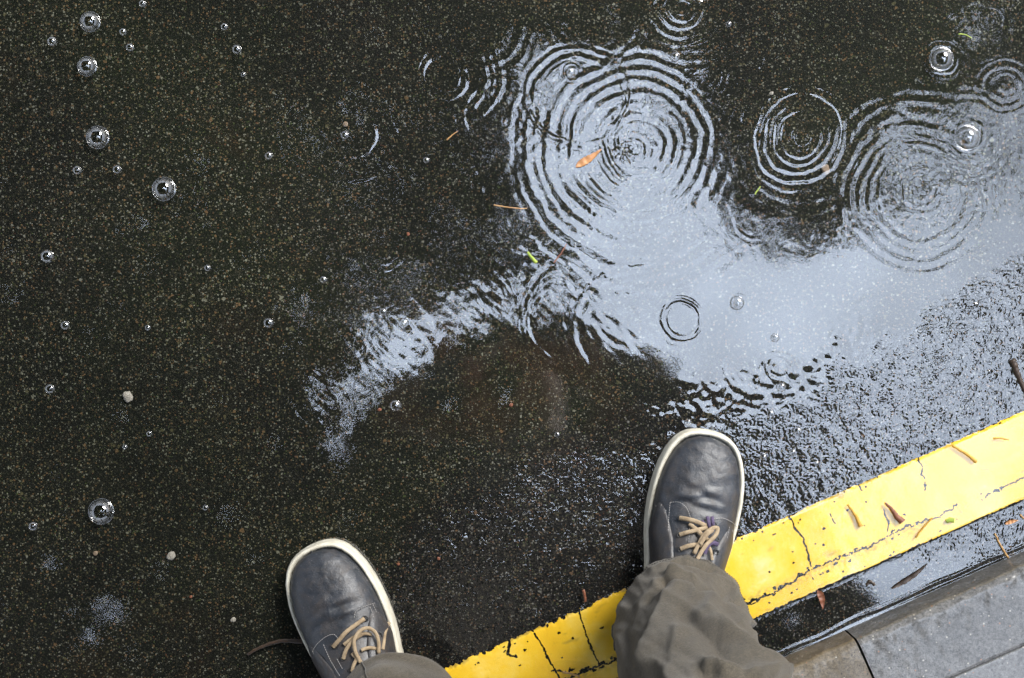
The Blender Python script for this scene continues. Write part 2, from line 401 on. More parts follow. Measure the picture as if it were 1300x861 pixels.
# ------------------------------------------------------------------ water film with rain rings (height field)
fx0, fx1, fy0, fy1 = -.66, .62, -.42, .45
def axis(a, b, st, lo, hi):
    mid = np.arange(a, b, st); L = []; x = a; s = st
    while x > lo: s *= 1.12; x -= s; L.append(x)
    Rr = []; x = mid[-1]; s = st
    while x < hi: s *= 1.12; x += s; Rr.append(x)
    return np.concatenate([L[::-1], mid, Rr])
xs = axis(fx0, fx1, .00115, -5, 6); ys = axis(fy0, fy1, .00115, -5, 5)
X, Y = np.meshgrid(xs, ys, indexing='ij')
PX = NX+X*F/CAMZ; PY = NY-Y*F/CAMZ; VV = N_[0]*X+N_[1]*Y; UU = U[0]*X+U[1]*Y
mmp = .000952                                                    # metres per photo pixel on the ground
H = np.zeros_like(X)
# long soft undulation, livelier in the rain-beaten upper part, calm in the middle right
calm = sstep(300, 340, PY)*sstep(640, 760, PX)
live = .35+.65*(1-sstep(300, 520, PY))
H += .000085*(1-.75*calm)*live*(pn2(X*24, Y*24, 1)+.55*pn2(X*50+2*pn2(X*9, Y*9, 31), Y*50, 2)+.22*pn2(X*120, Y*120, 3))
H += .000035*np.exp(-(np.hypot(PX-806, PY-180)/130)**2)*(pn2(X*130+3*pn2(X*30, Y*30, 6), Y*130, 7)+pn2(X*70, Y*210, 8)*.5)+.00003*np.exp(-(np.hypot(PX-1160, PY-220)/110)**2)*pn2(X*120, Y*160, 9)
patch = sstep(.05, .5, fbm2(X*5, Y*5, 3, 12))*(1-.8*calm)
H += .00002*patch*pn2(X*170+1.5*pn2(X*40, Y*40, 5), Y*170, 4)
# rings: (px, py, radius, width, wavelength, amplitude(1e-4 m), centre angle, half spread) in photo pixels
rings = [
 (806,188,12,12,9,.55,0,360),(812,186,42,20,12,.85,0,360),(808,188,82,16,15,1.0,0,360),(806,190,112,18,17,.75,200,150),(806,190,140,14,22,.8,220,110),
 (806,205,165,18,20,.7,255,55),(806,195,150,12,14,.5,180,60),
 (733,122,62,7,11,1.1,0,360),(733,122,50,8,9,.4,130,80),(726,92,9,4,5,.5,0,360),
 (1016,176,10,9,7,.5,0,360),(1014,176,34,12,10,.95,0,360),(1014,176,56,9,11,1.3,0,360),(1020,176,80,22,13,.35,0,360),
 (1165,245,22,10,11,.4,0,360),(1163,248,62,10,14,.8,0,360),(1163,248,86,14,15,.95,0,360),(1163,240,112,14,16,.6,100,90),
 (865,404,24,7,8,.85,0,360),(935,385,10,5,7,.30,0,360),
 (566,97,28,6,11,1.6,0,360),(572,97,46,7,12,.7,0,100),(574,95,62,9,13,.5,0,75),
 (447,175,56,6,14,3.2,325,75),(447,170,28,6,11,2.8,320,80),(443,170,14,4,8,.6,330,60),(400,165,34,12,9,.5,180,80),(445,172,82,20,13,.25,0,360),
 (866,14,26,12,11,3.2,0,360),(880,20,60,14,12,1.5,330,70),(905,35,80,16,14,.6,330,50),(892,96,26,12,8,.4,320,80),
 (1193,78,17,6,7,.9,0,360),(1226,176,20,7,8,.8,0,360),(1255,30,13,6,7,.45,0,360),(1226,176,42,16,10,.35,0,360),
 (986,466,16,8,8,.7,0,360),(940,470,24,10,9,.4,200,60),(880,470,62,5,9,.8,300,35),(488,322,22,12,8,.4,0,360),(636,150,48,16,13,.4,0,360),
 (1270,110,26,12,11,.4,0,360),(760,20,60,16,14,.4,0,360),(600,30,60,16,15,.4,0,360),(560,250,52,18,14,.25,0,360),(680,250,70,20,16,.3,200,90),
 (500,60,70,20,16,.2,0,360),(1060,40,60,18,13,.3,0,360),(930,150,60,20,12,.3,90,90),(740,400,70,12,14,.7,180,60),(810,420,80,12,15,.5,160,60)]
rr_ = np.random.RandomState(11)
for _ in range(30): rings.append((rr_.uniform(0, 1300), rr_.uniform(0, 300), rr_.uniform(8, 45), 9, rr_.uniform(7, 12), rr_.uniform(.05, .22), 0, 360))
nw = pn2(X*14, Y*14, 21)*5.0+pn2(X*45, Y*45, 22)*1.7+pn2(X*110, Y*110, 24)*.8
an = pn2(X*17, Y*17, 23); an2 = pn2(X*55, Y*55, 25)
for cx, cy, rad, wd, wl, am, ca, sp in rings:
    m_ = (abs(PX-cx) < rad+wd*3+5) & (abs(PY-cy) < rad+wd*3+5)
    if not m_.any(): continue
    dx = PX[m_]-cx; dy = cy-PY[m_]; r = np.hypot(dx, dy)+nw[m_]
    e = np.exp(-((r-rad)/wd)**2)
    if sp < 180:
        da = (np.degrees(np.arctan2(dy, dx))-ca+180) % 360-180
        e = e*(1-sstep(sp*.7, sp*1.2, abs(da)))
    e = e*np.clip(1+1.3*an[m_]+.6*an2[m_], .05, 2.4)
    H[m_] += am*1.08e-4*e*np.cos((r-rad)*2*np.pi/wl)
# the splash pit in the middle of the big rings
m_ = np.hypot(PX-795, PY-190) < 40
H[m_] += .00035*np.exp(-(np.hypot(PX[m_]-790, PY[m_]-192)/16)**2)*pn2(X[m_]*260, Y[m_]*260, 41)
# where the asphalt stands out of the puddle the film follows the grain
bx, by = BX, BY
edge = np.interp(PX, bx, by)
ragg = fbm2(X*16, Y*16, 3, 50)*26+pn2(X*80, Y*80, 51)*7
dd = PY-edge+ragg
rm = sstep(-6, 30, dd)
dv = -.405-VV
gut = sstep(0, .004, dv)*(1-sstep(.30, .42, UU+pn2(X*12, Y*12, 60)*.05+(VV+.43)*.6))   # smooth gutter water
rim = sstep(VK+.014+pn2(UU*22, VV*4, 61)*.006, VK+.006+pn2(UU*22, VV*4, 61)*.006, VV)    # smooth strip by the kerb
onp = sstep(VP0-.001, VP0+.003, VV)*(1-sstep(VP1-.004, VP1+.001, VV))
rm = rm*(1-gut)*(1-rim)*(1-onp)
wx = X+.0016*pn2(X*150, Y*150, 70); wy = Y+.0016*pn2(X*150, Y*150, 71)
cell = np.abs(pn2(wx*235, wy*235, 72))*.65+np.abs(pn2(wx*400, wy*400, 73))*.35
blob = sstep(-.25, .5, pn2(X*60, Y*60, 77))
H += rm*(.00135*cell*(.6+.4*blob)+.00035*pn2(X*70, Y*70, 74))
# film on the paint: thin, uneven
H += onp*(.00010*pn2(UU*60, VV*60, 80)+.00004*pn2(X*260, Y*260, 81)+.0012)
# meniscus line at the kerb
H += .0009*np.exp(-((VV-(VK+.009+.003*pn2(UU*18, 0*UU, 62)))/.0022)**2)*(1-.5*sstep(.5, .8, UU))
H += .0010*np.exp(-((VV-VK-.001)/.003)**2)
lip = np.exp(-((dd+18)/26)**2)*sstep(760, 860, PX)*(1-sstep(1030, 1120, PX))
H += lip*(.00055*np.clip(fbm2(X*42, Y*42, 2, 170), -.2, 1)+.00022*pn2(X*120, Y*120, 171))
bandm = np.exp(-(dseg(PX, PY, [(400, 500), (500, 440), (590, 385), (700, 365), (780, 400)])/55)**2)
H += bandm*(.00010*pn2((X+Y)*40, (X-Y)*16, 172)+.00006*pn2((X+Y)*95, (X-Y)*40, 173))
Z = .0060+H
rough = .036+.015*patch+.03*rm+.16*onp*(1+.7*pn2(X*18, Y*18, 90))
rough = np.clip(rough, .003, .4)
keep = VV > VK-.012
kf = keep[:-1, :-1]
V = np.stack([X, Y, Z], -1).reshape(-1, 3)
me = np_mesh('puddle', V, gridq(len(xs), len(ys), kf))
a = me.attributes.new('rough', 'FLOAT', 'POINT'); a.data.foreach_set('value', rough.reshape(-1).astype(np.float32))
puddle = link('puddle', me, M['film']); tag(puddle, kind='structure')
# ------------------------------------------------------------------ yellow line
us = np.concatenate([np.arange(-30, -.76, .02), np.arange(-.75, .75, .0008), np.arange(.75, 30, .02)]); vs_ = np.arange(VP0-.006, VP1+.006, .0008)
UG, VG = np.meshgrid(us, vs_, indexing='ij')
XG = U[0]*UG+N_[0]*VG; YG = U[1]*UG+N_[1]*VG; PXG = NX+XG*F/(CAMZ-.003); PYG = NY-YG*F/(CAMZ-.003)
lf = 1-sstep(.10, .30, UG)                                       # the ragged, more worn end
top = VP1+.0008-(.0026+.0030*lf)*abs(fbm2(UG*45, 0*UG, 4, 100))-.002*lf*abs(pn2(UG*160, 0*UG, 101))-.0013*abs(pn2(UG*420, VG*200, 105))
bot = VP0-.0005+(.0015+.003*lf)*abs(fbm2(UG*40, 0*UG+5, 4, 102))+.001*abs(pn2(UG*300, VG*200, 103))
keepv = (VG < top) & (VG > bot)
wob = pn2(UG*120, VG*120, 110)*2.4+pn2(UG*320, VG*320, 111)*1.1
cracks = [([(1000,652),(1006,668),(1017,681),(1022,697),(1027,713),(1020,724)], 1.6), ([(1160,570),(1164,585),(1169,598),(1171,622)], .9),
 ([(1032,719),(1071,704),(1107,690),(1132,674),(1160,664),(1186,656),(1212,640)], 1.0), ([(1240,632),(1265,620),(1300,603),(1360,578)], 1.0),
 ([(1123,672),(1125,660),(1118,645)], .8), ([(1050,648),(1060,668)], .5),
 ([(945,768),(975,752),(1005,738),(1027,720)], 1.8), ([(735,772),(740,795),(748,815),(760,842)], 1.3), ([(676,800),(690,822),(700,842),(712,862)], 1.4),
 ([(700,868),(729,856),(761,843),(790,833)], 2.4), ([(700,850),(716,852),(730,848)], 1.2), ([(648,815),(645,830),(655,832)], 2.0), ([(820,800),(880,790),(945,765)], 1.2), ([(1085,606),(1092,622)], .6),([(1108,593),(1112,606)], .6),([(1128,584),(1135,592)], .6)]
for pts, wdt in cracks:
    x0 = min(p[0] for p in pts)-20; x1 = max(p[0] for p in pts)+20
    m_ = (PXG > x0) & (PXG < x1)
    d = dseg(PXG[m_]+wob[m_]*1.2, PYG[m_]+wob[m_], pts)
    k = keepv[m_]; k &= ~(d < wdt*(.52+.5*wob[m_]*.4)); keepv[m_] = k
# chipped lower band
chip = pn2(UG*85, VG*190, 120)+.6*pn2(UG*240, VG*340, 121)
band = np.exp(-((VG-(VP0+.022+.004*pn2(UG*8, 0*UG, 122)))/.006)**2)
keepv &= ~(chip > .97-.50*band*sstep(.42, .1, UG)+.2*sstep(.2, .5, UG)-.42*np.exp(-((VG-VP1)/.006)**2)*(.5+.5*lf)-.3*np.exp(-((VG-VP0)/.005)**2))
kq = keepv[:-1, :-1] & keepv[1:, :-1] & keepv[:-1, 1:] & keepv[1:, 1:]
ZG = .0032+.0009*sstep(0, .006, np.minimum(top-VG, VG-bot))+.0003*pn2(UG*40, VG*40, 130)
me = np_mesh('yellow_line', np.stack([XG, YG, ZG], -1).reshape(-1, 3), gridq(len(us), len(vs_), kq))
dirt = .55*sstep(.35, .8, fbm2(UG*30, VG*60, 3, 140)*.6+.55*np.exp(-((VG-VP1)/.006)**2))+.35*band*sstep(.1, .6, pn2(UG*200, VG*260, 141)+.4)
a = me.attributes.new('dirt', 'FLOAT', 'POINT'); a.data.foreach_set('value', np.clip(dirt, 0, 1).reshape(-1).astype(np.float32))
tag(link('yellow_line', me, M['paint']), kind='structure')
# ------------------------------------------------------------------ kerb stones and pavement
def w2u(p): return float(U[0]*p[0]+U[1]*p[1])
uj = w2u(p2w(1083, 806, KH))
def kerb_block(name, u0, u1, v0, v1, zt, mat, du=.0035, wear=.003, seed=0):
    """a worn block: fine grid top with a rounded, chipped arris towards the road"""
    uu = np.concatenate([np.arange(u0, min(u1, u0+1.4), .002), [u1]]) if u1-u0 < 2 else np.concatenate([np.linspace(u0, u1, 60)])
    prof = [(v1, -.04)]+[(v1, z) for z in np.linspace(0, zt-.010, 8)]+[(v1-.010*(1-math.cos(t)), zt-.010+.010*math.sin(t)) for t in np.linspace(.2, math.pi/2, 6)]+[(v, zt) for v in np.linspace(v1-.013, v0, max(6, int((v1-v0)/.004)))]+[(v0, -.04)]
    PV = np.array([p[0] for p in prof]); PZ = np.array([p[1] for p in prof])
    Ug, Pi = np.meshgrid(uu, np.arange(len(prof)), indexing='ij'); Vg = PV[Pi]; Zg = PZ[Pi].astype(float)
    edgew = np.exp(-((Vg-v1)/.022)**2)
    n = fbm2(Ug*48, Vg*48, 3, 200+seed)
    Zg = np.where(Zg > 0, Zg+np.clip(n, -1, .6)*(.0003+wear*edgew*.35)*(Zg/zt), Zg)
    Vg = np.where((Zg > -.01) & (Vg > v1-.012), Vg+.0012*fbm2(Ug*40, Zg*40, 3, 210+seed), Vg)
    W = np.stack([U[0]*Ug+N_[0]*Vg, U[1]*Ug+N_[1]*Vg, Zg], -1).reshape(-1, 3)
    me = np_mesh(name, W, gridq(len(uu), len(prof)))
    o = link(name, me, mat)
    # end caps
    return o
k1 = kerb_block('kerb', uj-.62, uj-.0012, -.545, VK, KH-.002, M['kerb_brown'], seed=1)
k2 = kerb_block('kerb', uj+.0012, uj+1.0, -.545, VK, KH, M['kerb'], seed=2)
k3 = kerb_block('kerb', uj+1.005, 60, -.545, VK, KH, M['kerb'], seed=3)
k4 = kerb_block('kerb', -60, uj-.625, -.545, VK, KH, M['kerb'], seed=4)
for k in (k1, k2, k3, k4): tag(k, kind='structure')
tag(uvbox('pavement', -60, uj+.06, -4, -.5458, -.04, KH-.001, M['slab'], .003), kind='structure')
tag(uvbox('pavement', uj+.064, uj+.80, -4, -.5458, -.04, KH, M['slab'], .003), kind='structure')
tag(uvbox('pavement', uj+.804, 60, -4, -.5458, -.04, KH+.001, M['slab'], .003), kind='structure')
tag(uvbox('pavement', -60, 60, -40, -4.003, -.04, KH, M['slab'], 0), kind='structure')

# ------------------------------------------------------------------ trees (crowns the dark water mirrors; gaps shaped for that reflection and the sun)
LH = 6.5
def px2can(px, py):   # where the mirrored line of sight through a ground point meets the canopy height
    return ((px-NX)/F*(CAMZ+LH), (NY-py)/F*(CAMZ+LH))
gap = [px2can(*p) for p in [(650,62),(700,48),(760,62),(880,72),(905,120),(905,190),(940,245),(1000,290),(1050,310),(1075,250),(1100,170),(1150,115),(1200,100),(1300,100),(1560,0),(1640,300),(1560,480),(1560,1300),(1100,1500),(1085,900),(1092,760),(1010,690),(1066,620),(1050,515),(1000,520),(930,535),(866,545),(850,480),(800,445),(745,418),(735,395),(752,360),(735,310),(700,285),(680,250),(650,200),(640,120)]]  # edge also follows the person's outline, leaves standing in for that dark reflection
sun_gap = [(5.0+3.0*math.cos(t), 5.95+2.9*math.sin(t)) for t in np.linspace(0, 2*math.pi, 24, endpoint=False)]
holes = [[px2can(*p) for p in q] for q in (
 [(440,402),(500,398),(560,392),(598,398),(552,425),(532,462),(505,470),(478,498),(462,480),(478,440)],
 [(560,372),(615,362),(628,398),(582,402)], [(655,345),(720,340),(742,392),(680,402),(652,380)],
 [(385,468),(415,458),(450,500),(448,530),(425,545),(418,505),(395,500)],
 [(85,745),(120,735),(165,790),(150,815),(120,800),(95,780)], [(1190,5),(1300,-10),(1290,50)],[(655,205),(675,215),(690,300),(668,300)])]
trees = [((-5.2, 4.6), 'tall leafy tree with dense crown over the upper left of the road', 4.6), ((.4, 7.0), 'tall leafy tree on the verge straight ahead of the shoes', 4.6),
         ((9.6, 8.6), 'leafy tree on the verge beyond the right end of the puddle', 3.6), ((-5.5, -6.2), 'leafy tree behind the left shoe on the pavement side', 4.6), ((-.6, -4.6), 'leafy tree standing on the pavement behind the person', 4.0), ((-9.5, 0.2), 'leafy tree standing far off to the left of the road', 4.4)]
nl = 300000
lx = rng.uniform(-9.5, 7.5, nl); ly = rng.uniform(-8.5, 9.5, nl); lz = LH+rng.uniform(-.55, .9, nl)
core = (np.abs(lx) < 4.2) & (np.abs(ly) < 3.2)
# far leaves: fewer and larger
far_keep = core | (rng.rand(nl) < .45)
g_in = inpoly(lx+pn2(lx*3, ly*3, 300)*.13, ly+pn2(lx*3, ly*3, 301)*.13, gap)
g_in |= inpoly(lx+pn2(lx*2, ly*2, 308)*.4, ly+pn2(lx*2, ly*2, 309)*.4, sun_gap)
for h in holes: g_in |= inpoly(lx+pn2(lx*6, ly*6, 302)*.10, ly+pn2(lx*6, ly*6, 303)*.10, h) & (rng.rand(nl) < .97)
cpx = NX+lx*F/(CAMZ+LH); cpy = NY-ly*F/(CAMZ+LH)
T_ = np.zeros(nl)
modn = fbm2(lx*2.6, ly*2.6, 4, 305)
for gx, gy, sx, sy, tv in ((465,185,85,85,.36),(620,60,90,60,.40),(600,250,60,90,.36),(700,30,90,40,.36),(905,40,60,50,.5),(1090,15,50,30,.22),(1010,165,95,60,.26),(1265,70,50,60,.35),(440,430,70,60,.45),(620,375,100,45,.75),(420,505,55,50,.5),(120,780,35,40,.40),(490,330,50,40,.36),(1010,275,70,40,.5),(560,120,60,60,.34),(740,350,60,60,.4)):
    T_ = np.maximum(T_, tv*np.exp(-((cpx-gx)/sx)**2-((cpy-gy)/sy)**2))
T_ = T_*np.clip(.2+1.7*fbm2(lx*3.6, ly*3.6, 3, 310), 0, 2.0)
veil = np.zeros(nl)
for gx, gy, sx, sy, tv in ((1170,225,95,75,.6),(1210,120,90,50,.75),(690,110,60,60,.35),(860,110,70,60,.45),(800,190,50,45,.35),(990,300,80,30,.5),(1290,200,60,60,.4),(930,250,40,60,.3)):
    veil = np.maximum(veil, tv*np.exp(-((cpx-gx)/sx)**2-((cpy-gy)/sy)**2))
veil = veil*np.clip(.9+1.0*modn, 0, 1.4)
T_ = .5*T_+.5*sstep(.22, .48, T_)
T_ = np.where(g_in, 1-veil, T_)
tau = -np.log(np.clip(T_, .004, 1))
small_ = (T_ > .03) & core
pk = np.where(T_ > .93, 0, tau/np.where(small_, 1.9, 4.0))
okl = far_keep & (rng.rand(nl) < pk)
small_ = small_[okl]
lx, ly, lz, core = lx[okl], ly[okl], lz[okl], core[okl]
tx = np.array([t[0] for t in trees]); own = np.argmin((lx[:, None]-tx[:, 0])**2+(ly[:, None]-tx[:, 1])**2, 1)
size = np.where(core, np.where(small_, .050, .092), .17)*rng.uniform(.7, 1.3, len(lx))
q1 = rng.randn(len(lx), 3)*np.array([1, 1, .45]); q1 /= np.linalg.norm(q1, axis=1)[:, None]
q2 = np.cross(q1, rng.randn(len(lx), 3)*np.array([.6, .6, 1.4])); q2 /= np.linalg.norm(q2, axis=1)[:, None]
P = np.stack([lx, ly, lz], 1)
leafv = np.stack([P-q1*size[:, None], P+q2*size[:, None]*.55-q1*size[:, None]*.1, P+q1*size[:, None], P-q2*size[:, None]*.55-q1*size[:, None]*.1], 1)
for ti, (pos, lab, r_) in enumerate(trees):
    t = empty('leafy_tree', (pos[0], pos[1], .05)); tag(t, lab, 'tree', 'street trees around the puddle')
    off = np.array([pos[0], pos[1], .05])
    lv = leafv[own == ti]-off
    # an upper dome of larger leaves closes the crown above
    nd = 2600; a_ = rng.uniform(0, 2*np.pi, nd); rr2 = np.sqrt(rng.rand(nd))*r_*.75
    dz = LH+.9+(1-(rr2/r_/.8)**2)*2.2*rng.rand(nd)
    D = np.stack([pos[0]+rr2*np.cos(a_), pos[1]+rr2*np.sin(a_), dz], 1)
    D = D[~inpoly(D[:, 0], D[:, 1], gap) & ~inpoly(D[:, 0]-(D[:, 2]-LH)*.77, D[:, 1]-(D[:, 2]-LH)*.91, sun_gap)]
    e1 = rng.randn(len(D), 3); e1 /= np.linalg.norm(e1, axis=1)[:, None]; e2 = np.cross(e1, rng.randn(len(D), 3)); e2 /= np.linalg.norm(e2, axis=1)[:, None]
    dl = np.stack([D-e1*.2, D+e2*.11, D+e1*.2, D-e2*.11], 1)-off
    lv = np.concatenate([lv, dl]); n = len(lv)
    cm = np_mesh('crown', lv.reshape(-1, 3), np.arange(n*4).reshape(-1, 4), False); link('crown', cm, M['foliage'], t)
    mb = MB(); trunk = [(0, 0, -.15), (.05, .03, 1.5), (.0, .1, 3.2), (.1, 0, 4.6), (.05, .05, 6.2)]
    mb.tube(spline(trunk, 24), np.linspace(.24, .09, 24), 14)
    mb.build('trunk', M['bark'], t)
    inward = Vector((-pos[0], -pos[1], 0)).normalized()
    for k in range(7):
        aa = math.atan2(inward.y, inward.x)+(k-3)*.75+random.uniform(-.2, .2); L = random.uniform(1.8, 3.0)
        while L > .4 and bool(inpoly(np.array([pos[0]+L*math.cos(aa)]), np.array([pos[1]+L*math.sin(aa)]), gap)[0]): L *= .8
        z0 = random.uniform(3.2, 4.4)
        mb = MB(); mb.tube(spline([(0, .02, z0), (L*.4*math.cos(aa), L*.4*math.sin(aa), z0+1.0), (L*math.cos(aa), L*math.sin(aa), LH)], 14), np.linspace(.09, .02, 14), 8)
        mb.build('limb', M['bark'], t)

# ------------------------------------------------------------------ shoes
OUT_R = [(.300, .0), (.2985, .019), (.292, .0325), (.280, .0425), (.262, .0500), (.238, .0550), (.208, .0560), (.175, .0540), (.140, .0490), (.105, .0430), (.070, .0395), (.040, .0360), (.018, .0270), (.005, .014), (0, 0)]
OUT_L = [(.300, .0), (.2985, -.019), (.292, -.0320), (.280, -.0420), (.262, -.0495), (.238, -.0545), (.208, -.0560), (.175, -.0540), (.140, -.0460), (.105, -.0400), (.070, -.0375), (.040, -.0345), (.018, -.0265), (.005, -.014), (0, 0)]
HPROF = [(0, .060), (.02, .088), (.05, .100), (.09, .104), (.115, .100), (.14, .090), (.165, .079), (.19, .070), (.215, .063), (.24, .058), (.262, .053), (.278, .048), (.288, .042), (.2945, .034), (.2965, .026)]
ZS = .024
def interp(tab, y):
    t = sorted(tab); return np.interp(y, [a[0] for a in t], [a[1] for a in t])
yd = np.linspace(0, .3, 301)
class ShoeShape:
    def __init__(s, mirror=1):
        s.m = mirror
        r = interp(OUT_R, yd); l = interp(OUT_L, yd)
        if mirror < 0: r, l = -l, -r
        s.r, s.l = r, l
    def halves(s, y, inset=.0064):
        yy = np.clip((y-.15)*(.15/(.15-inset))+.15, 0, .3)
        r = np.interp(yy, yd, s.r); l = np.interp(yy, yd, s.l)
        k = np.minimum(inset, np.minimum(r, -l)*.9)
        return l+k, r-k
    def pt(s, y, a, off=0):
        """a from 0 (left welt) to pi (right welt)"""
        l, r = s.halves(y); xc = (l+r)/2; hw = (r-l)/2; Hh = interp(HPROF, y)
        ca, sa = np.cos(a), np.sin(a)
        x = xc-hw*np.sign(ca)*np.abs(ca)**.92; z = ZS+(Hh-ZS)*np.abs(sa)**.82
        nx = -ca/np.maximum(hw, .005); nz = sa/np.maximum(Hh-ZS, .005); nn = np.hypot(nx, nz)+1e-9
        return np.stack([x+off*nx/nn, y+0*x, z+off*nz/nn], -1)
    def z_at(s, x, y):
        l, r = s.halves(y); xc = (l+r)/2; hw = (r-l)/2; Hh = float(interp(HPROF, y))
        c = np.clip(abs((x-xc)/hw), 0, .999)**(1/.92); return ZS+(Hh-ZS)*(1-c*c)**.41
def build_shoe(parent, heel, ang, mirror, laces, purple, stitches, label, eyelets, quarter, seed):
    sh = ShoeShape(mirror); ca, sa = math.cos(ang), math.sin(ang)
    hold = bpy.data.objects.new('shoe', None)
    def to_loc(px, py, dz=.003):
        z = .08
        for _ in range(6):
            w = p2w(px, py, z); x0, y0 = w[0]-heel[0], w[1]-heel[1]
            lx_, ly_ = x0*ca+y0*sa, -x0*sa+y0*ca
            z = float(sh.z_at(lx_, min(max(ly_, .01), .295)))+dz
        return np.array([lx_, ly_, z])
    # upper
    tt = np.linspace(0, np.pi, 150); Yv = .15-.1465*np.cos(tt)
    Av = np.linspace(0, np.pi, 90); Yg, Ag = np.meshgrid(Yv, Av, indexing='ij'); Pg = sh.pt(Yg, Ag)
    nrm = np.stack([-np.cos(Ag), 0*Ag, np.sin(Ag)], -1)
    # creases across the vamp where the foot bends
    xx = Pg[..., 0]
    cr = np.zeros_like(Yg)
    for y0, am, sl, sx in ((.222, .0016, .25, -.01), (.212, .0022, -.12, .0), (.228, .0013, -.3, .012), (.236, .0008, .35, -.02)):
        yc = y0+sl*xx-3.5*xx**2*np.sign(sl+.01)*.6
        cr += -am*np.exp(-((Yg-yc)/.0035)**2)*np.exp(-((xx-sx)/.032)**2)+.7*am*np.exp(-((Yg-yc-.007)/.005)**2)*np.exp(-((xx-sx)/.032)**2)
    lump = .0006*pn2(xx*45, Yg*45, seed)+.0005*pn2(xx*110, Yg*110, seed+1)
    Pg = Pg+nrm*(cr*np.sin(Ag)+lump*sstep(0, .5, np.sin(Ag)))[..., None]
    up = link('shoe', np_mesh('shoe', Pg.reshape(-1, 3), gridq(150, 90)), M['leather'], parent)
    up.location = (heel[0], heel[1], .0015); up.rotation_euler = (0, 0, ang); up['label'] = label
    def loft(name, fn, ns, nq, mat):
        S, Qq = np.meshgrid(np.linspace(0, 1, ns), np.linspace(0, 1, nq), indexing='ij'); p = fn(S, Qq)
        link(name, np_mesh(name, p.reshape(-1, 3), gridq(ns, nq)), mat, up)
    # sole: side wall with a rounded foxing lip
    ot = np.concatenate([np.stack([interp(OUT_R, yd) if mirror > 0 else -interp(OUT_L, yd), yd], 1), np.stack([interp(OUT_L, yd) if mirror > 0 else -interp(OUT_R, yd), yd], 1)[::-1]])
    th = np.linspace(0, 2*np.pi, 260, endpoint=False)
    c0 = np.array([0, .15]); ang_o = np.arctan2(ot[:, 0]/.055, (ot[:, 1]-.15)/.15); rad_o = np.hypot(ot[:, 0]/.055, (ot[:, 1]-.15)/.15)
    o_ = np.argsort(ang_o); ro = np.interp(th, ang_o[o_], rad_o[o_], period=2*np.pi)
    ro = np.convolve(np.concatenate([ro[-4:], ro, ro[:4]]), np.ones(9)/9, 'valid')
    base = np.stack([np.sin(th)*ro*.055, .15+np.cos(th)*ro*.15], 1)
    tn = np.roll(base, -1, 0)-np.roll(base, 1, 0); nn = np.stack([-tn[:, 1], tn[:, 0]], 1); nn /= np.linalg.norm(nn, axis=1)[:, None]
    if (nn[0]*(base[0]-c0)).sum() < 0: nn = -nn
    prof = [(-.05, 0.0), (-.003, .0), (-.0006, .0015), (0, .004), (-.0004, .010), (.0003, .0118), (-.0004, .0135), (-.0008, .022), (-.0014, .0262), (-.0028, .0282), (-.0045, .0286), (-.0062, .0272), (-.008, .022)]
    V_ = []; 
    for off, z in prof:
        if off < -.04: V_.append(np.concatenate([np.repeat([c0], len(th), 0)+(base-c0)*.6, np.full((len(th), 1), z)], 1))
        else: V_.append(np.concatenate([base+nn*off+nn*(.00035*pn2(th*14, th*0+z*300, seed+5))[:, None], np.full((len(th), 1), z+.0)], 1))
    V_ = np.array(V_); k, n = V_.shape[:2]
    q = np.array([[i*n+j, i*n+(j+1) % n, (i+1)*n+(j+1) % n, (i+1)*n+j] for i in range(k-1) for j in range(n)])
    link('sole', np_mesh('sole', V_.reshape(-1, 3), q), M['sole'], up)
    # welt groove stitched line round the foxing
    # quarters
    for side in (-1, 1):
        ain, yf, yr = quarter[side]
        def fn(S, Qq, side=side, ain=ain, yf=yf, yr=yr):
            front = yf-yr*(Qq-.45)**2*(1+1.3*(Qq > .45)) - .05*np.clip(.35-Qq, 0, 1)
            y = front+(.035-front)*S
            lim = ain(y)
            a_ = .10+(lim-.10)*Qq
            a_ = a_ if side < 0 else np.pi-a_
            edge_ = np.minimum(np.minimum(S*14, (1-Qq)*10), 1)
            return sh.pt(y, a_, .0003+.0026*np.sqrt(np.clip(edge_, 0, 1)))+np.stack([0*y, 0*y, .0006*pn2(y*80, a_*4, seed+9)], -1)
        loft('quarter', fn, 70, 40, M['quarter'])
    # tongue
    def ft(S, Qq): 
        y = .192+(.085-.192)*S; a_ = np.pi/2+(Qq-.5)*(.85+.25*S); return sh.pt(y, a_, .0006+.0016*np.sin(np.pi*Qq)*np.clip(S*8, 0, 1))
    loft('tongue', ft, 50, 20, M['quarter'])
    # padded collar
    mb = MB(); cp = [sh.pt(np.array(.03+.075*(1-math.cos(t))/2*1.0), np.array(np.pi/2), .0) for t in np.linspace(0, np.pi, 4)]
    cc = [(0+.030*math.sin(t), .058+.045*math.cos(t), .098+.012*math.cos(t)) for t in np.linspace(0, 2*np.pi, 30)]
    mb.tube(cc, .007, 10); mb.build('collar', M['leather'], up)
    # stitching
    for st in stitches:
        mb = MB()
        p = spline([to_loc(a_, b_, .0032) for a_, b_ in st], 80); d = np.concatenate([[0], np.cumsum(np.linalg.norm(np.diff(p, axis=0), axis=1))])
        tot = d[-1]; s = 0
        while s < tot-.0015:
            seg = np.stack([np.interp(np.linspace(s, min(s+.0020, tot), 3), d, p[:, i]) for i in range(3)], 1)
            mb.tube(seg, .00033, 5); s += .0028
        mb.build('stitching', M['stitch'], up)
    for e in eyelets:
        mb = MB()
        c = to_loc(e[0], e[1], .0028); ring = [(c[0]+.0030*math.cos(t), c[1]+.0030*math.sin(t), c[2]) for t in np.linspace(0, 2*np.pi, 14)]
        mb.tube(ring, .0009, 6); mb.build('eyelet', M['eyelet'], up)
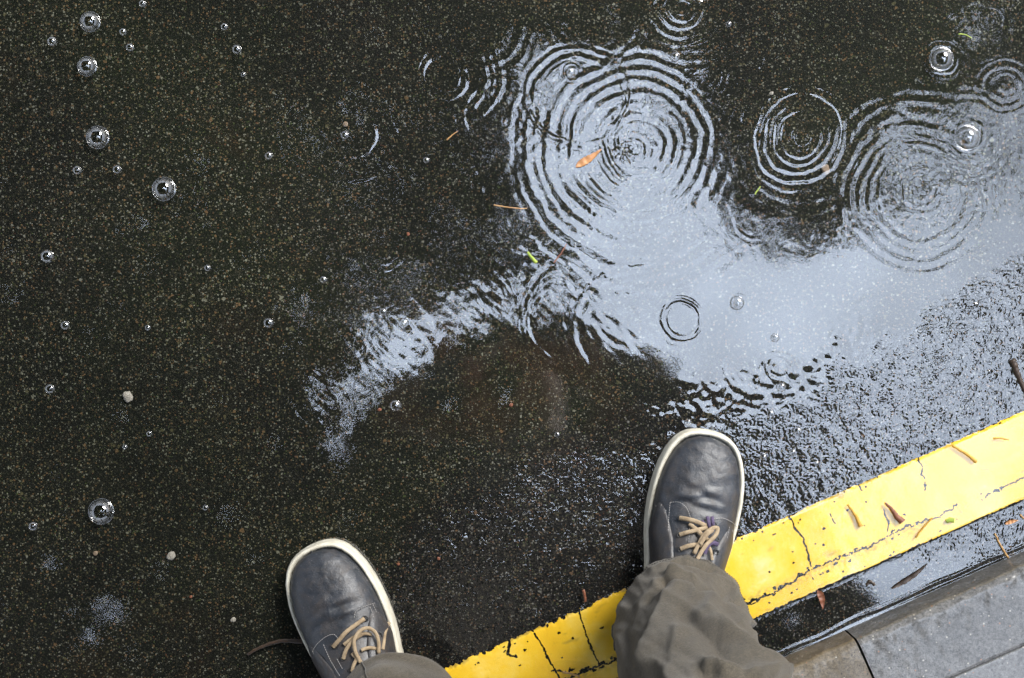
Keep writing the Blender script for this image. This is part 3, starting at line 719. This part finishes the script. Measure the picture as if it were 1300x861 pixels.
    for nm, lst, mt in (('shoelace', laces, M['lace']), ('purple_cord', purple, M['purple'])):
        mb = MB()
        for pts, r_, lift in lst:
            P_ = [to_loc(a_, b_, .0035+l_) for (a_, b_), l_ in zip(pts, lift)]
            p = spline(P_, 36); mb.tube(p, r_*(1+.06*np.sin(np.arange(36)*1.9)), 10, .62)
        if lst: mb.build(nm, mt, up)
    return up

person = empty('person', (0.03, -.40, 0))
tag(person, 'person in grey shoes, olive grey trousers and dark jacket standing across the yellow line', 'person')
PO = np.array([.03, -.40, 0.0])
pw = lambda x, y: (x-PO[0], y-PO[1])
RA = R(-11); toe = p2w(900, 547, .024); hr = (toe[0]+.30*math.sin(RA), toe[1]-.30*math.cos(RA))
LA = R(24.5); toe2 = p2w(394, 694, .024); hl = (toe2[0]+.30*math.sin(LA), toe2[1]-.30*math.cos(LA))
class Hp(tuple): pass
def shoe_at(heel, *a, **k):
    o = build_shoe(person, heel, *a, **k); o.location = (heel[0]-PO[0], heel[1]-PO[1], .0015); return o
r_laces = [
 ([(862,657),(870,658),(882,661),(896,667)], .0026, [0, .003, .004, .001]),
 ([(862,678),(872,675),(884,672),(900,668)], .0025, [0, .003, .003, .001]),
 ([(874,664),(884,672),(892,680),(902,688)], .0024, [.001, .003, .004, .002]),
 ([(863,696),(874,692),(886,691),(898,696)], .0026, [0, .003, .003, .001]),
 ([(880,702),(886,690),(893,678),(903,670),(910,670),(907,679),(896,690),(888,702),(884,710)], .0024, [.003, .006, .008, .010, .010, .009, .007, .005, .003]),
 ([(888,690),(896,678),(904,672)], .0024, [.008, .010, .010]),
 ([(896,688),(901,698),(903,710)], .0018, [.003, .003, .002])]
r_purple = [([(897,655),(899,664),(901,672)], .0022, [.002, .004, .002]), ([(903,655),(904,663),(905,671)], .002, [.002, .004, .002]), ([(910,690),(902,688),(896,694),(893,702)], .0028, [.002, .004, .005, .003]), ([(890,660),(896,670)], .002, [.001, .001])]
r_st = [[(850,637),(861,637),(870,643),(875,654),(876,660)], [(850,637),(848,660),(847,685),(845,703)], [(905,658),(917,657),(928,662),(934,668)], [(925,668),(920,690),(913,710),(908,722)], [(929,672),(923,695),(915,722)], [(832,641),(829,672)], [(839,640),(831,668)], [(845,647),(832,672)], [(875,664),(873,690)]]
def q_r(y): return 1.16+0*y
QR = {-1: (lambda y: 1.02+.10*np.clip((.2-y)/.1, 0, 1), .208, .05), 1: (lambda y: 1.10+.10*np.clip((.2-y)/.1, 0, 1), .196, .05)}
shoe_at(hr, RA, 1, r_laces, r_purple, r_st, 'grey leather right shoe beside the puddle, toes on the asphalt and heel on the yellow line', [(863,657),(862,678),(863,696),(905,665),(908,684),(908,700)], QR, 400)
l_laces = [
 ([(423,821),(431,812),(441,801),(463,785)], .0025, [0, .003, .004, .001]),
 ([(436,836),(440,824),(449,812),(459,802)], .0023, [0, .004, .006, .006]),
 ([(437,818),(446,811),(454,806)], .0021, [.001, .003, .002]),
 ([(459,842),(452,828),(450,812),(458,800),(468,797),(477,803),(481,815),(481,829)], .0022, [.003, .007, .010, .012, .013, .012, .010, .006]),
 ([(452,810),(462,804),(472,805)], .0021, [.002, .004, .002]),
 ([(459,825),(468,822),(478,823)], .0021, [.002, .003, .001]),
 ([(447,852),(450,842),(456,832)], .0021, [.001, .003, .002]), ([(447,829),(456,838),(466,848)], .0021, [.002, .004, .001]),
 ([(494,790),(490,800),(488,811),(486,824)], .0022, [0, .002, .003, .002])]
l_st = [[(397,826),(403,817),(414,808),(424,805),(430,811)], [(397,826),(404,842),(411,858)], [(411,818),(420,838),(432,858)], [(450,784),(452,776),(462,770),(476,765)], [(470,770),(477,788),(486,806)], [(474,767),(484,790),(492,808)], [(428,836),(436,850)]]
QL = {-1: (lambda y: 1.05+.10*np.clip((.2-y)/.1, 0, 1), .198, .05), 1: (lambda y: 1.10+.12*np.clip((.2-y)/.1, 0, 1), .205, .05)}
shoe_at(hl, LA, -1, l_laces, [], l_st, 'grey leather left shoe on the wet asphalt with a looped lace, toes pointing up and left', [(424,820),(436,835),(446,850),(464,785),(482,806)], QL, 430)

# ------------------------------------------------------------------ trousers: lofted legs + seat
def leg_rings(keys, n=170, m=180, seed=0, side=1):
    """keys: (z, cx, cy, rx, ry) from hem to crotch"""
    K = np.array(keys); t = np.linspace(0, len(K)-1, n); S = spline(K, n)
    th = np.linspace(0, 2*np.pi, m, endpoint=False)
    Sg, Tg = np.meshgrid(np.arange(n), th, indexing='ij')
    z, cx, cy, rx, ry = [S[:, i][:, None] for i in range(5)]
    x = np.cos(Tg); y = np.sin(Tg)
    h = z-S[0, 0]
    wrp = .5*pn3(x*1.2, y*1.2, z*9, seed+7)
    # slack folds: rings of cloth that stack over the shoe and fade upward, tilted round the leg
    st = np.exp(-h/.17)
    ph = z*72+1.9*np.sin(Tg+.8*side)+2.4*wrp*3
    f = (.5+.5*np.cos(ph))**1.5
    am = pn3(x*1.3, y*1.3, z*14, seed+8)
    d = (.0015 if side > 0 else .006)*st*sstep(.0, .03, h)*(f-.35)*(.7+1.0*np.clip(am+.3, 0, 1))
    # long diagonal drag folds
    ph2 = Tg*2.0+z*11*side+1.6*wrp*2
    d += .004*((1-np.abs(np.sin(ph2)))**2-.25)*sstep(.02, .12, h)
    lift = .052*np.exp(-h/.09)*(.5+.5*np.cos(Tg-math.pi/2-(-.15*side)))**2.0
    if side > 0:      # the folds of cloth over the right instep and shin
        zz = z+lift; qx = NX+F*(cx+x*rx)/(CAMZ-zz); qy = NY-F*(cy+y*ry)/(CAMZ-zz)
        qx = qx+2.5*pn2(qx/14, qy/14, 3); qy = qy+2.5*pn2(qx/15, qy/13, 4)
        front = sstep(-.5, .1, y)
        for pts, w_, a_ in (([(858,750),(893,760),(925,774),(955,800)], 7, .0065), ([(858,750),(840,775),(815,835)], 11, .0055), ([(842,737),(878,747),(932,762)], 5, -.0055),
            ([(832,737),(868,724),(903,731),(928,746)], 5, .0040), ([(850,729),(880,735)], 3.5, .0035), ([(828,724),(868,708),(905,716),(924,740)], 3, .0018), ([(845,716),(880,714),(905,725)], 3, -.0020),
            ([(898,778),(940,812),(985,850)], 8, .0055), ([(872,782),(925,830),(960,861)], 9, -.0050), ([(915,768),(955,812),(985,835)], 6, -.0035), ([(800,765),(790,800),(800,860)], 8, -.0035), ([(782,800),(796,850)], 6, .003),
            ([(820,760),(845,742)], 5, -.004), ([(895,842),(945,846),(1000,858)], 5, .006), ([(890,850),(940,855),(990,866)], 6, -.006), ([(860,800),(850,861)], 10, .003), ([(880,700),(870,712)], 3, .001)):
            ds = dseg(qx, qy, pts)
            d += front*a_*np.exp(-np.abs(ds/(w_*1.05))**1.35)*(1.6+.35*pn2(qx/20, qy/20, 12))
        d += front*(.0011*pn2((qy-qx*.55)/9, (qx+qy*.5)/60, 9)+.0005*pn2((qx-qy*.5)/6, (qy+qx*.5)/30, 19))
    d += .0028*pn3(x*1.8, y*1.8, z*9, seed+9)+.0008*pn3(x*5, y*5, z*30, seed+10)
    X_ = cx+x*(rx+d); Y_ = cy+y*(ry+d)
    # the front of the hem rides up on the instep
    lift = .052*np.exp(-h/.09)*(.5+.5*np.cos(Tg-math.pi/2-(-.15*side)))**2.0
    Z_ = z+lift
    return np.stack([X_, Y_, Z_], -1)
def leg_mesh(P3, name, parent):
    n, m = P3.shape[:2]
    # turned-in hem
    inner = [P3[0]*1.0, P3[0].copy(), P3[6].copy()]
    c = P3[0].mean(0)
    a1 = P3[0].copy(); a1[:, 2] -= .0012; a1[:, :2] = c[:2]+(a1[:, :2]-c[:2])*.985
    a2 = P3[5].copy(); a2[:, :2] = c[:2]+(a2[:, :2]-c[:2])*.955
    A = np.concatenate([[a2, a1], P3]); n += 2
    q = np.array([[i*m+j, i*m+(j+1) % m, (i+1)*m+(j+1) % m, (i+1)*m+j] for i in range(n-1) for j in range(m)])
    return link(name, np_mesh(name, (A-PO).reshape(-1, 3), q), M['trouser'], parent)
rk = [(.030, .178, -.322, .074, .086), (.060, .176, -.320, .076, .084), (.10, .168, -.318, .071, .078), (.15, .165, -.320, .070, .074), (.22, .164, -.325, .072, .074), (.32, .167, -.333, .077, .078), (.42, .168, -.345, .078, .082), (.52, .165, -.352, .082, .088), (.65, .150, -.385, .088, .094), (.80, .125, -.41, .098, .104), (.93, .105, -.425, .108, .115)]
lk = [(.030, -.150, -.428, .074, .082), (.060, -.149, -.426, .076, .082), (.10, -.142, -.424, .075, .080), (.15, -.134, -.424, .073, .077), (.22, -.118, -.438, .072, .074), (.32, -.105, -.432, .074, .077), (.42, -.092, -.425, .077, .082), (.52, -.082, -.422, .081, .088), (.65, -.070, -.422, .088, .094), (.80, -.055, -.425, .098, .104), (.93, -.045, -.430, .108, .115)]
RL = leg_rings(rk, seed=500, side=1); LL = leg_rings(lk, seed=540, side=-1)
leg_mesh(RL, 'trouser_leg', person); leg_mesh(LL, 'trouser_leg', person)
# outseam + crease line
for P3, j in ((RL, 88), (LL, 60)):
    mb = MB(); pts = P3[2:60, j]-PO; c = P3[2:60].mean(1)-PO
    pts = pts+(pts-c)/np.linalg.norm(pts-c, axis=1)[:, None]*.0006
    mb.tube(pts, .0009, 6); mb.build('seam', M['seam'], person)
for P3 in (RL, LL):
    ci = 13; L_ = P3[ci]; c = L_.mean(0); L_ = L_+(L_-c)/np.linalg.norm(L_-c, axis=1)[:, None]*.0005; L_ = np.vstack([L_, L_[:1]])
    d = np.concatenate([[0], np.cumsum(np.linalg.norm(np.diff(L_, axis=0), axis=1))]); mb = MB(); s_ = 0
    while s_ < d[-1]-.003:
        mb.tube(np.stack([np.interp(np.linspace(s_, s_+.0022, 3), d, L_[:, i]) for i in range(3)], 1)-PO, .0004, 5); s_ += .0034
    mb.build('hem_stitching', M['seam'], person)
# seat of the trousers
def blob_loft(keys, name, mat, n=60, m=64, parent=person):
    K = spline(np.array(keys), n); th = np.linspace(0, 2*np.pi, m, endpoint=False); V_ = []
    for z, cx, cy, rx, ry in K:
        dn = .004*pn3(np.cos(th)*2, np.sin(th)*2, z*12, 77)
        V_.append(np.stack([cx+np.sign(np.cos(th))*np.abs(np.cos(th))**.85*(rx+dn), cy+np.sign(np.sin(th))*np.abs(np.sin(th))**.85*(ry+dn), np.full(m, z)], 1)-PO)
    V_ = np.array(V_); n = len(V_)
    q = [[i*m+j, i*m+(j+1) % m, (i+1)*m+(j+1) % m, (i+1)*m+j] for i in range(n-1) for j in range(m)]
    vv = np.concatenate([V_.reshape(-1, 3), [V_[0].mean(0), V_[-1].mean(0)]])
    mb = MB(); mb.add(vv, q+[[n*m, (j+1) % m, j] for j in range(m)]+[[n*m+1, (n-1)*m+j, (n-1)*m+(j+1) % m] for j in range(m)])
    return mb.build(name, mat, parent)
blob_loft([(.78, .03, -.425, .10, .08), (.82, .03, -.425, .165, .112), (.90, .03, -.428, .190, .120), (1.0, .03, -.42, .175, .112), (1.05, .03, -.41, .165, .105)], 'trouser_seat', M['trouser'])
blob_loft([(.88, .03, -.42, .200, .135), (.96, .03, -.42, .198, .130), (1.08, .03, -.40, .185, .122), (1.22, .03, -.36, .200, .125), (1.34, .03, -.315, .215, .120), (1.42, .03, -.285, .195, .095), (1.48, .03, -.26, .10, .07), (1.51, .03, -.245, .07, .065)], 'jacket', M['jacket'])
# body: one continuous skinned figure
def skin_obj(name, verts, edges, root, mat, parent, sub=2):
    me = bpy.data.meshes.new(name); me.from_pydata([tuple(np.array(v[:3])-PO) for v in verts], edges, []); me.update()
    o = link(name, me, mat, parent); md = o.modifiers.new('skin', 'SKIN'); md.use_smooth_shade = True
    for i, v in enumerate(verts):
        r = v[3]; r = (r, r) if not isinstance(r, tuple) else r
        me.skin_vertices[0].data[i].radius = r; me.skin_vertices[0].data[i].use_root = (i == root)
    o.modifiers.new('sub', 'SUBSURF').levels = sub; o.modifiers['sub'].render_levels = sub
    return o
V_ = []; E_ = []
def jv(x, y, z, r, par=None):
    V_.append((x, y, z, r)); i = len(V_)-1
    if par is not None: E_.append((par, i))
    return i
pel = jv(.03, -.42, .93, (.13, .09)); sp1 = jv(.03, -.405, 1.08, (.125, .085), pel); sp2 = jv(.03, -.35, 1.24, (.14, .09), sp1); ch = jv(.03, -.29, 1.38, (.12, .08), sp2)
nk = jv(.03, -.235, 1.48, .055, ch); hd0 = jv(.03, -.175, 1.565, (.062, .07), nk); hd1 = jv(.03, -.135, 1.635, (.080, .092), hd0); hd2 = jv(.03, -.125, 1.70, (.072, .085), hd1); hd3 = jv(.03, -.135, 1.745, (.03, .035), hd2)
nose = jv(.03, -.040, 1.615, .010, hd1)
rh = (0.045, .055); 
for s, L in ((1, rk), (-1, lk)):
    hip = jv(L[9][1], L[9][2], .84, .078, pel); kn = jv(L[6][1], L[6][2], .46, .052, hip); ca_ = jv(L[4][1], L[4][2]-.01, .30, .047, kn); ank = jv(L[1][1]-.02*s, L[1][2]-.01, .10, .034, ca_)
    an_ = RA if s > 0 else LA; hh = hr if s > 0 else hl
    ft_ = jv(hh[0]-.15*math.sin(an_), hh[1]+.15*math.cos(an_), .038, (.020, .020), ank); jv(hh[0]-.22*math.sin(an_), hh[1]+.22*math.cos(an_), .036, (.014, .014), ft_)
    shx = .03+s*.175; sh_ = jv(shx, -.285, 1.40, .055, ch)
    el = jv(.03+s*.40, -.175, 1.24, .040, sh_); wr = jv(.03+s*.125, -.02, 1.50, .027, el)
    pal = jv(.03+s*.085, .005, 1.545, (.035, .02), wr)
    for k in range(4):
        b = jv(.03+s*(.085-.012*k), .028-.006*k, 1.565-.006*k, .009, pal); c = jv(.03+s*(.050-.008*k), .040-.006*k, 1.565-.010*k, .0085, b); jv(.03+s*(.030-.006*k), .030-.008*k, 1.560-.010*k, .0075, c)
    b = jv(.03+s*.065, -.015, 1.560, .011, pal); jv(.03+s*.040, -.020, 1.565, .009, b)
skin_obj('body', V_, E_, 0, M['skin'], person)
# jacket sleeves
for s in (1, -1):
    vs2 = [(.03+s*.12, -.30, 1.38, .080), (.03+s*.20, -.275, 1.375, .074), (.03+s*.40, -.175, 1.24, .062), (.03+s*.26, -.09, 1.38, .052), (.03+s*.15, -.033, 1.475, .043)]
    skin_obj('sleeve', vs2, [(0, 1), (1, 2), (2, 3), (3, 4)], 0, M['jacket'], person)
# hood / hair
hb = [(.03, -.205, 1.60, .070), (.03, -.165, 1.68, .088), (.03, -.135, 1.735, .060)]
skin_obj('hair', hb, [(0, 1), (1, 2)], 0, M['hair'], person)
# the camera held by the person (render camera looks out of its lens)
cm = empty('handheld_camera', (.0, .0, 1.505)); tag(cm, 'black camera held lens down in both hands above the road', 'camera')
def cbox(name, c, s, bev, mat, parent):
    bm = bmesh.new(); bmesh.ops.create_cube(bm, size=1); bmesh.ops.scale(bm, vec=s, verts=bm.verts); bmesh.ops.translate(bm, vec=c, verts=bm.verts)
    bmesh.ops.bevel(bm, geom=list(bm.edges), offset=bev, segments=3, affect='EDGES'); me = bpy.data.meshes.new(name); bm.to_mesh(me); bm.free()
    for p in me.polygons: p.use_smooth = True
    return link(name, me, mat, parent)
cbox('camera_body', (.01, .0, .075), (.135, .09, .045), .010, M['black'], cm)
cbox('grip', (.07, .0, .066), (.028, .085, .050), .010, M['black'], cm)
cbox('viewfinder', (.0, .055, .075), (.05, .03, .04), .008, M['black'], cm)
mb = MB(); ring = []
for k, (r_, z) in enumerate([(.030, .055), (.034, .05), (.034, .02), (.032, .016), (.032, .006), (.027, .006), (.024, .014), (.024, .05)]): ring.append([(r_*math.cos(t), r_*math.sin(t), z) for t in np.linspace(0, 2*np.pi, 40, endpoint=False)])
vv = np.array(ring).reshape(-1, 3); mb.add(vv, [[i*40+j, i*40+(j+1) % 40, (i+1)*40+(j+1) % 40, (i+1)*40+j] for i in range(7) for j in range(40)]); mb.build('lens', M['black'], cm)

# ------------------------------------------------------------------ bubbles
ZW = .0062
def dome(rad, h=.8, n=28, m=14):
    V_ = [(rad*math.sin(a)*math.cos(t), rad*math.sin(a)*math.sin(t), h*rad*math.cos(a)) for a in np.linspace(0.02, math.pi/2, m) for t in np.linspace(0, 2*np.pi, n, endpoint=False)]
    Q = [[i*n+j, (i+1)*n+j, (i+1)*n+(j+1) % n, i*n+(j+1) % n] for i in range(m-1) for j in range(n)]+[list(range(n))]
    return V_, Q
big = [(111, 25, 12, 'top left corner of the photo, nearest the corner'), (107, 82, 11.5, 'below the corner bubble at the upper left'), (121, 173, 13.5, 'third down of the large bubbles at the upper left'), (206, 239, 14, 'lowest of the four large ones at the upper left'), (127, 650, 15, 'alone at the lower left, far left of the left shoe'),
       (1194, 76, 14, 'upper right, above the sky reflection'), (1226, 176, 15, 'on the sky reflection at the far right')]
for px, py, r, where in big:
    w = p2w(px, py, ZW); rad = r*mmp
    e = empty('rain_bubble', w); tag(e, 'large round rain bubble floating at the '+where if not where.startswith(('below', 'third', 'lowest', 'alone', 'on', 'upper')) else 'large clear rain bubble floating '+where, 'bubble', 'rain bubbles on the puddle')
    mb = MB(); mb.add(*dome(rad, .85, 40, 20)); mb.build('dome', M['bubble'], e)
    mb = MB(); mb.tube([(rad*1.03*math.cos(t), rad*1.03*math.sin(t), .0002) for t in np.linspace(0, 2*np.pi, 48)], rad*.09, 8); mb.build('rim', M['bubble'], e)
small = [(62,50,6.5),(153,38,5),(162,58,5.5),(283,32,5),(299,61,6.5),(307,93,3.5),(178,2,5),(95,215,6),(146,214,6),(340,197,5.5),(80,413,6),(61,494,6.5),(262,340,4.5),(340,410,7),(186,416,4),(57,325,9),(40,669,6),(502,515,8),(512,411,7),(486,396,5.5),(437,171,6),(541,203,4.5),(410,355,5),(188,551,4),(857,72,6.5),(724,91,6),(983,429,5.5),(991,491,6.5),(977,525,5.5),(873,536,5),(935,385,9),(925,31,4),(1011,547,6),(1035,588,4),(707,552,4),(260,645,4),(157,568,3.5),(1005,574,5),(968,580,5)]
WH = lambda px, py: ('upper' if py < 290 else 'middle' if py < 560 else 'lower')+' '+('left' if px < 430 else 'centre' if px < 860 else 'right')
near = {0: 'just below left of the large corner bubble', 1: 'right of the large corner bubble', 2: 'right of the second large bubble at the upper left', 3: 'highest of the small ones near the top edge, left of centre', 4: 'brightest of the small ones near the top edge left of centre', 5: 'tiny, lowest of the small ones near the top edge', 6: 'cut by the top edge of the picture at the left',
        7: 'left one of the close pair under the third large bubble', 8: 'right one of the close pair under the third large bubble', 9: 'right of the lowest large bubble, by the dark water', 10: 'near the left edge, above the white paint fleck', 11: 'near the left edge under the other one there', 12: 'below right of the lowest large upper left bubble', 13: 'alone in the dark middle left water',
        14: 'tiny, between the left edge and the middle left water', 15: 'faint wide one near the left edge', 16: 'left of the big lower left bubble', 17: 'on dark asphalt right of the small sky patch', 18: 'on the small sky patch at the centre', 19: 'just above left of the small sky patch', 20: 'inside the half ring at the upper centre left', 21: 'left of the orange leaf on open water', 22: 'alone above the left sky patch',
        23: 'tiny, left of the lower white fleck', 24: 'at the top rim of the biggest rings', 25: 'inside the ring left of the biggest rings', 26: 'at the right end of the calm sky reflection', 27: 'bright one at the puddle edge right of the right shoe tip', 28: 'at the puddle edge just above right of the right shoe', 29: 'touching the tip of the right shoe', 30: 'inside a small ring on the calm sky reflection', 31: 'at the top edge right of the black splash', 32: 'upper one on dark asphalt right of the right shoe', 33: 'rightmost one on dark asphalt by the yellow line', 34: 'on dark asphalt left of the right shoe', 35: 'right of the big lower left bubble', 36: 'tiny, below the white fleck on the left', 37: 'middle one on dark asphalt right of the right shoe', 38: 'nearest the right shoe on its right side'}
for i, (px, py, r) in enumerate(small):
    w = p2w(px, py, ZW); mb = MB(); mb.add(*dome(r*mmp, .8, 20, 9)); o = mb.build('small_bubble', M['bubble']); o.location = w
    tag(o, 'small clear bubble '+near[i], 'bubble', 'rain bubbles on the puddle')
# ------------------------------------------------------------------ leaf, twigs, pebbles
def strip_leaf(name, pts, wid, mat, z, label, cat='leaf', curl=.25, group=None):
    P_ = spline([p2w(a_, b_, z) for a_, b_ in pts], 26); T = np.gradient(P_, axis=0); T /= np.linalg.norm(T, axis=1)[:, None]; S = np.stack([-T[:, 1], T[:, 0], 0*T[:, 0]], 1)
    o0 = P_.mean(0); V_ = []; nq = 9
    for lay in (0, 1):
        for i in range(26):
            t = i/25; w_ = wid*(max(.06, math.sin(math.pi*min(1, t**.8))**.85)) if t < .82 else wid*max(.06, math.sin(math.pi*min(1, t**.8))**.85)
            for j in range(nq):
                q_ = j/(nq-1)*2-1; V_.append(P_[i]-o0+S[i]*q_*w_*(1+.12*math.sin(i*1.7+lay))+np.array([0, 0, curl*w_*q_*q_+.0004*math.sin(i*.9)-.0005*lay]))
    q = gridq(26, nq).tolist(); q2 = (np.array(q)[:, ::-1]+26*nq).tolist(); mb = MB(); mb.add(V_, q+q2); o = mb.build(name, mat); o.location = o0
    tag(o, label, cat, group); return o
lf_ = strip_leaf('fallen_leaf', [(731,212),(740,206),(750,200),(764,189)], .0044, M['leafo'], ZW+.0022, 'pointed orange brown leaf floating left of the biggest rain rings')
def stick(name, pts, r0, r1, mat, z, label, cat='twig', wig=.0006, group=None):
    P_ = spline([p2w(a_, b_, z) for a_, b_ in pts], 22); o0 = P_.mean(0); P_ = P_-o0
    k = rng.randint(1000); P_[:, 0] += wig*pn2(np.arange(22)*.35, 0*P_[:, 0]+k, 3); P_[:, 1] += wig*pn2(np.arange(22)*.35, 0*P_[:, 0]+k, 4); P_[:, 2] += .5*wig*(1+pn2(np.arange(22)*.3, 0*P_[:, 0]+k, 5))
    mb = MB(); mb.tube(P_, np.linspace(r0, r1, 22)*(1+.12*np.sin(np.arange(22)*2.1+k)), 8, .75); o = mb.build(name, mat); o.location = o0; tag(o, label, cat, group); return o
G = 'plant litter on the ground'
ZP = .0075
stick('pine_needle', [(627,260),(645,263),(669,265)], .0008, .0005, M['twig'], ZW+.001, 'thin tan pine needle floating below left of the orange leaf', 'needle', group=G)
stick('pine_needle', [(567,177),(574,171),(581,166)], .0009, .0004, M['twig'], ZW+.001, 'short tan needle floating between the half ring and the biggest rings', 'needle', group=G)
stick('pine_needle', [(703,334),(712,322),(719,310)], .0009, .0005, M['twigr'], ZW+.001, 'reddish needle beside the yellow green blade in the puddle', 'needle', group=G)
stick('loose_grass', [(670,320),(675,327),(681,334)], .0013, .0022, M['grass'], ZW+.001, 'yellow green blade bit floating at the middle of the puddle', 'grass blade', group=G)
stick('loose_grass', [(1216,44),(1224,45),(1232,49)], .0007, .0004, M['grass'], ZW+.001, 'pale green blade bit at the upper right near the top edge', 'grass blade', group=G)
stick('loose_grass', [(958,247),(962,241),(965,237)], .0008, .0005, M['grass'], ZW+.001, 'tiny green blade bit between the two right ring clusters', 'grass blade', group=G)
stick('twig', [(1206,565),(1216,571),(1226,577),(1236,586)], .0014, .0022, M['twigy'], ZP, 'ochre twig lying on the yellow line near its upper edge', group=G)
stick('twig', [(1258,556),(1268,556),(1277,558)], .0012, .0008, M['twigy'], ZP, 'short ochre twig on the yellow line nearest the right picture edge', group=G)
stick('twig', [(1074,640),(1082,650),(1088,662),(1091,668)], .0012, .0030, M['twigy'], ZP, 'ochre bud twig on the yellow line left of the dark curled husk', group=G)
stick('seed_husk', [(1122,638),(1130,646),(1136,655),(1143,661)], .0012, .0042, M['twigr'], ZP+.001, 'dark curled husk lying in the middle of the yellow line', 'husk', group=G)
stick('twig', [(1160,681),(1170,668),(1181,656)], .0012, .0010, M['twigy'], ZP, 'straight orange twig across the lower edge of the yellow line', group=G)
stick('green_bud', [(1198,661),(1203,659),(1208,660)], .0022, .0030, M['grass'], ZP, 'small green bud on the lower edge of the yellow line', 'bud', group=G)
stick('twig', [(1259,676),(1266,690),(1276,707)], .0010, .0012, M['twig'], ZP, 'pale tan twig standing in the gutter by the kerb at the right', group=G)
stick('twig', [(1291,652),(1300,661),(1310,668)], .0010, .0010, M['twig'], ZP, 'tan twig in the gutter cut by the right picture edge', group=G)
strip_leaf('fallen_leaf', [(1272,664),(1280,661),(1289,659)], .0022, M['leafo'], ZP, 'tiny orange leaf lying in the gutter at the right', group=G)
strip_leaf('seed_pod', [(1129,746),(1145,737),(1160,727),(1175,714)], .0026, M['twigd'], ZP, 'long dark pointed pod lying in the gutter water', 'seed pod', group=G)
strip_leaf('fallen_leaf', [(1036,748),(1041,757),(1043,772)], .0038, M['twigr'], ZP, 'red brown leaf scrap in the gutter beside the trouser leg', group=G)
stick('twig', [(1282,457),(1287,470),(1293,485),(1300,500)], .0044, .0022, M['twigd'], ZP, 'thick dark twig with brown tip above the yellow line at the right edge', group=G)
stick('twig', [(740,748),(742,755),(743,763)], .0018, .0014, M['twigr'], ZP, 'short red brown twig at the upper edge of the yellow line between the shoes', group=G)
stick('twig', [(714,852),(724,854),(736,858)], .0014, .0010, M['twig'], ZP, 'pale tan twig in the cracked paint between the shoes', group=G)
stick('wet_stem', [(314,831),(333,821),(356,814),(384,815)], .0016, .0026, M['twigd'], ZP, 'wet dark stem sticking out left of the left shoe', 'stem', group=G)  # bent wet twig for the silvery streak beside the shoe
stick('twig', [(1098,742),(1102,737),(1108,741)], .0012, .0020, M['twigd'], ZP, 'small dark hooked twig in the gutter water left of the pod', group=G)
def pebble(px, py, r, mat, label, sq=.7):
    bm = bmesh.new(); bmesh.ops.create_icosphere(bm, subdivisions=3, radius=1.0); k = rng.randint(999)
    for v in bm.verts:
        f = 1+.28*float(pn3(v.co.x*1.3, v.co.y*1.3, v.co.z*1.3, k))+.10*float(pn3(v.co.x*4, v.co.y*4, v.co.z*4, k)); v.co = Vector((v.co.x*f, v.co.y*f*.85, v.co.z*f*sq))*r*mmp
    bmesh.ops.rotate(bm, cent=(0, 0, 0), matrix=Matrix.Rotation(rng.rand()*6, 3, 'Z'), verts=bm.verts)
    me = bpy.data.meshes.new('pebble'); bm.to_mesh(me); bm.free()
    for p in me.polygons: p.use_smooth = True
    o = link('pebble', me, mat); w = p2w(px, py, 0); o.location = (w[0], w[1], .0012*0+r*mmp*.25); tag(o, label, 'pebble', 'pebbles on the wet road')
for px, py, r, mt, lb in [(161,504,9,'stone','largest pale pebble on the left, right of the middle left bubbles'),(217,706,7.5,'stone','pale round pebble left of the left shoe'),(438,157,4.5,'stone2','tan pebble inside the half ring at the upper centre'),(1047,216,8,'stone2','flat brown pebble at the lower right of the small ring cluster'),
    (979,119,3.5,'stone','tiny pale pebble above the ring cluster at the upper right'),(493,349,0,'stone','') ,(649,514,4.2,'stone3','red orange pebble in the dark patch between the shoes'),(482,520,3.8,'stone3','orange pebble below left of the centre sky patch'),(506,716,3.2,'stone3','small red pebble right of the left shoe'),
    (557,709,3.6,'stone3','red brown pebble farther right of the left shoe'),(120,703,4.2,'stone2','tan pebble at the lower left under the sky patch'),(296,787,4.4,'stone','oval pale pebble above the grey stem'),(242,758,3.2,'stone3','tiny red pebble at the lower left'),(518,297,3.6,'stone3','orange pebble above the centre of the puddle'),
    (1081,790,3.6,'stone3','tiny red pebble on the kerb beside the joint')]:
    if r: pebble(px, py, r*(.62 if mt == 'stone3' else .8), M[mt], lb, .4) if 'kerb' not in lb else None
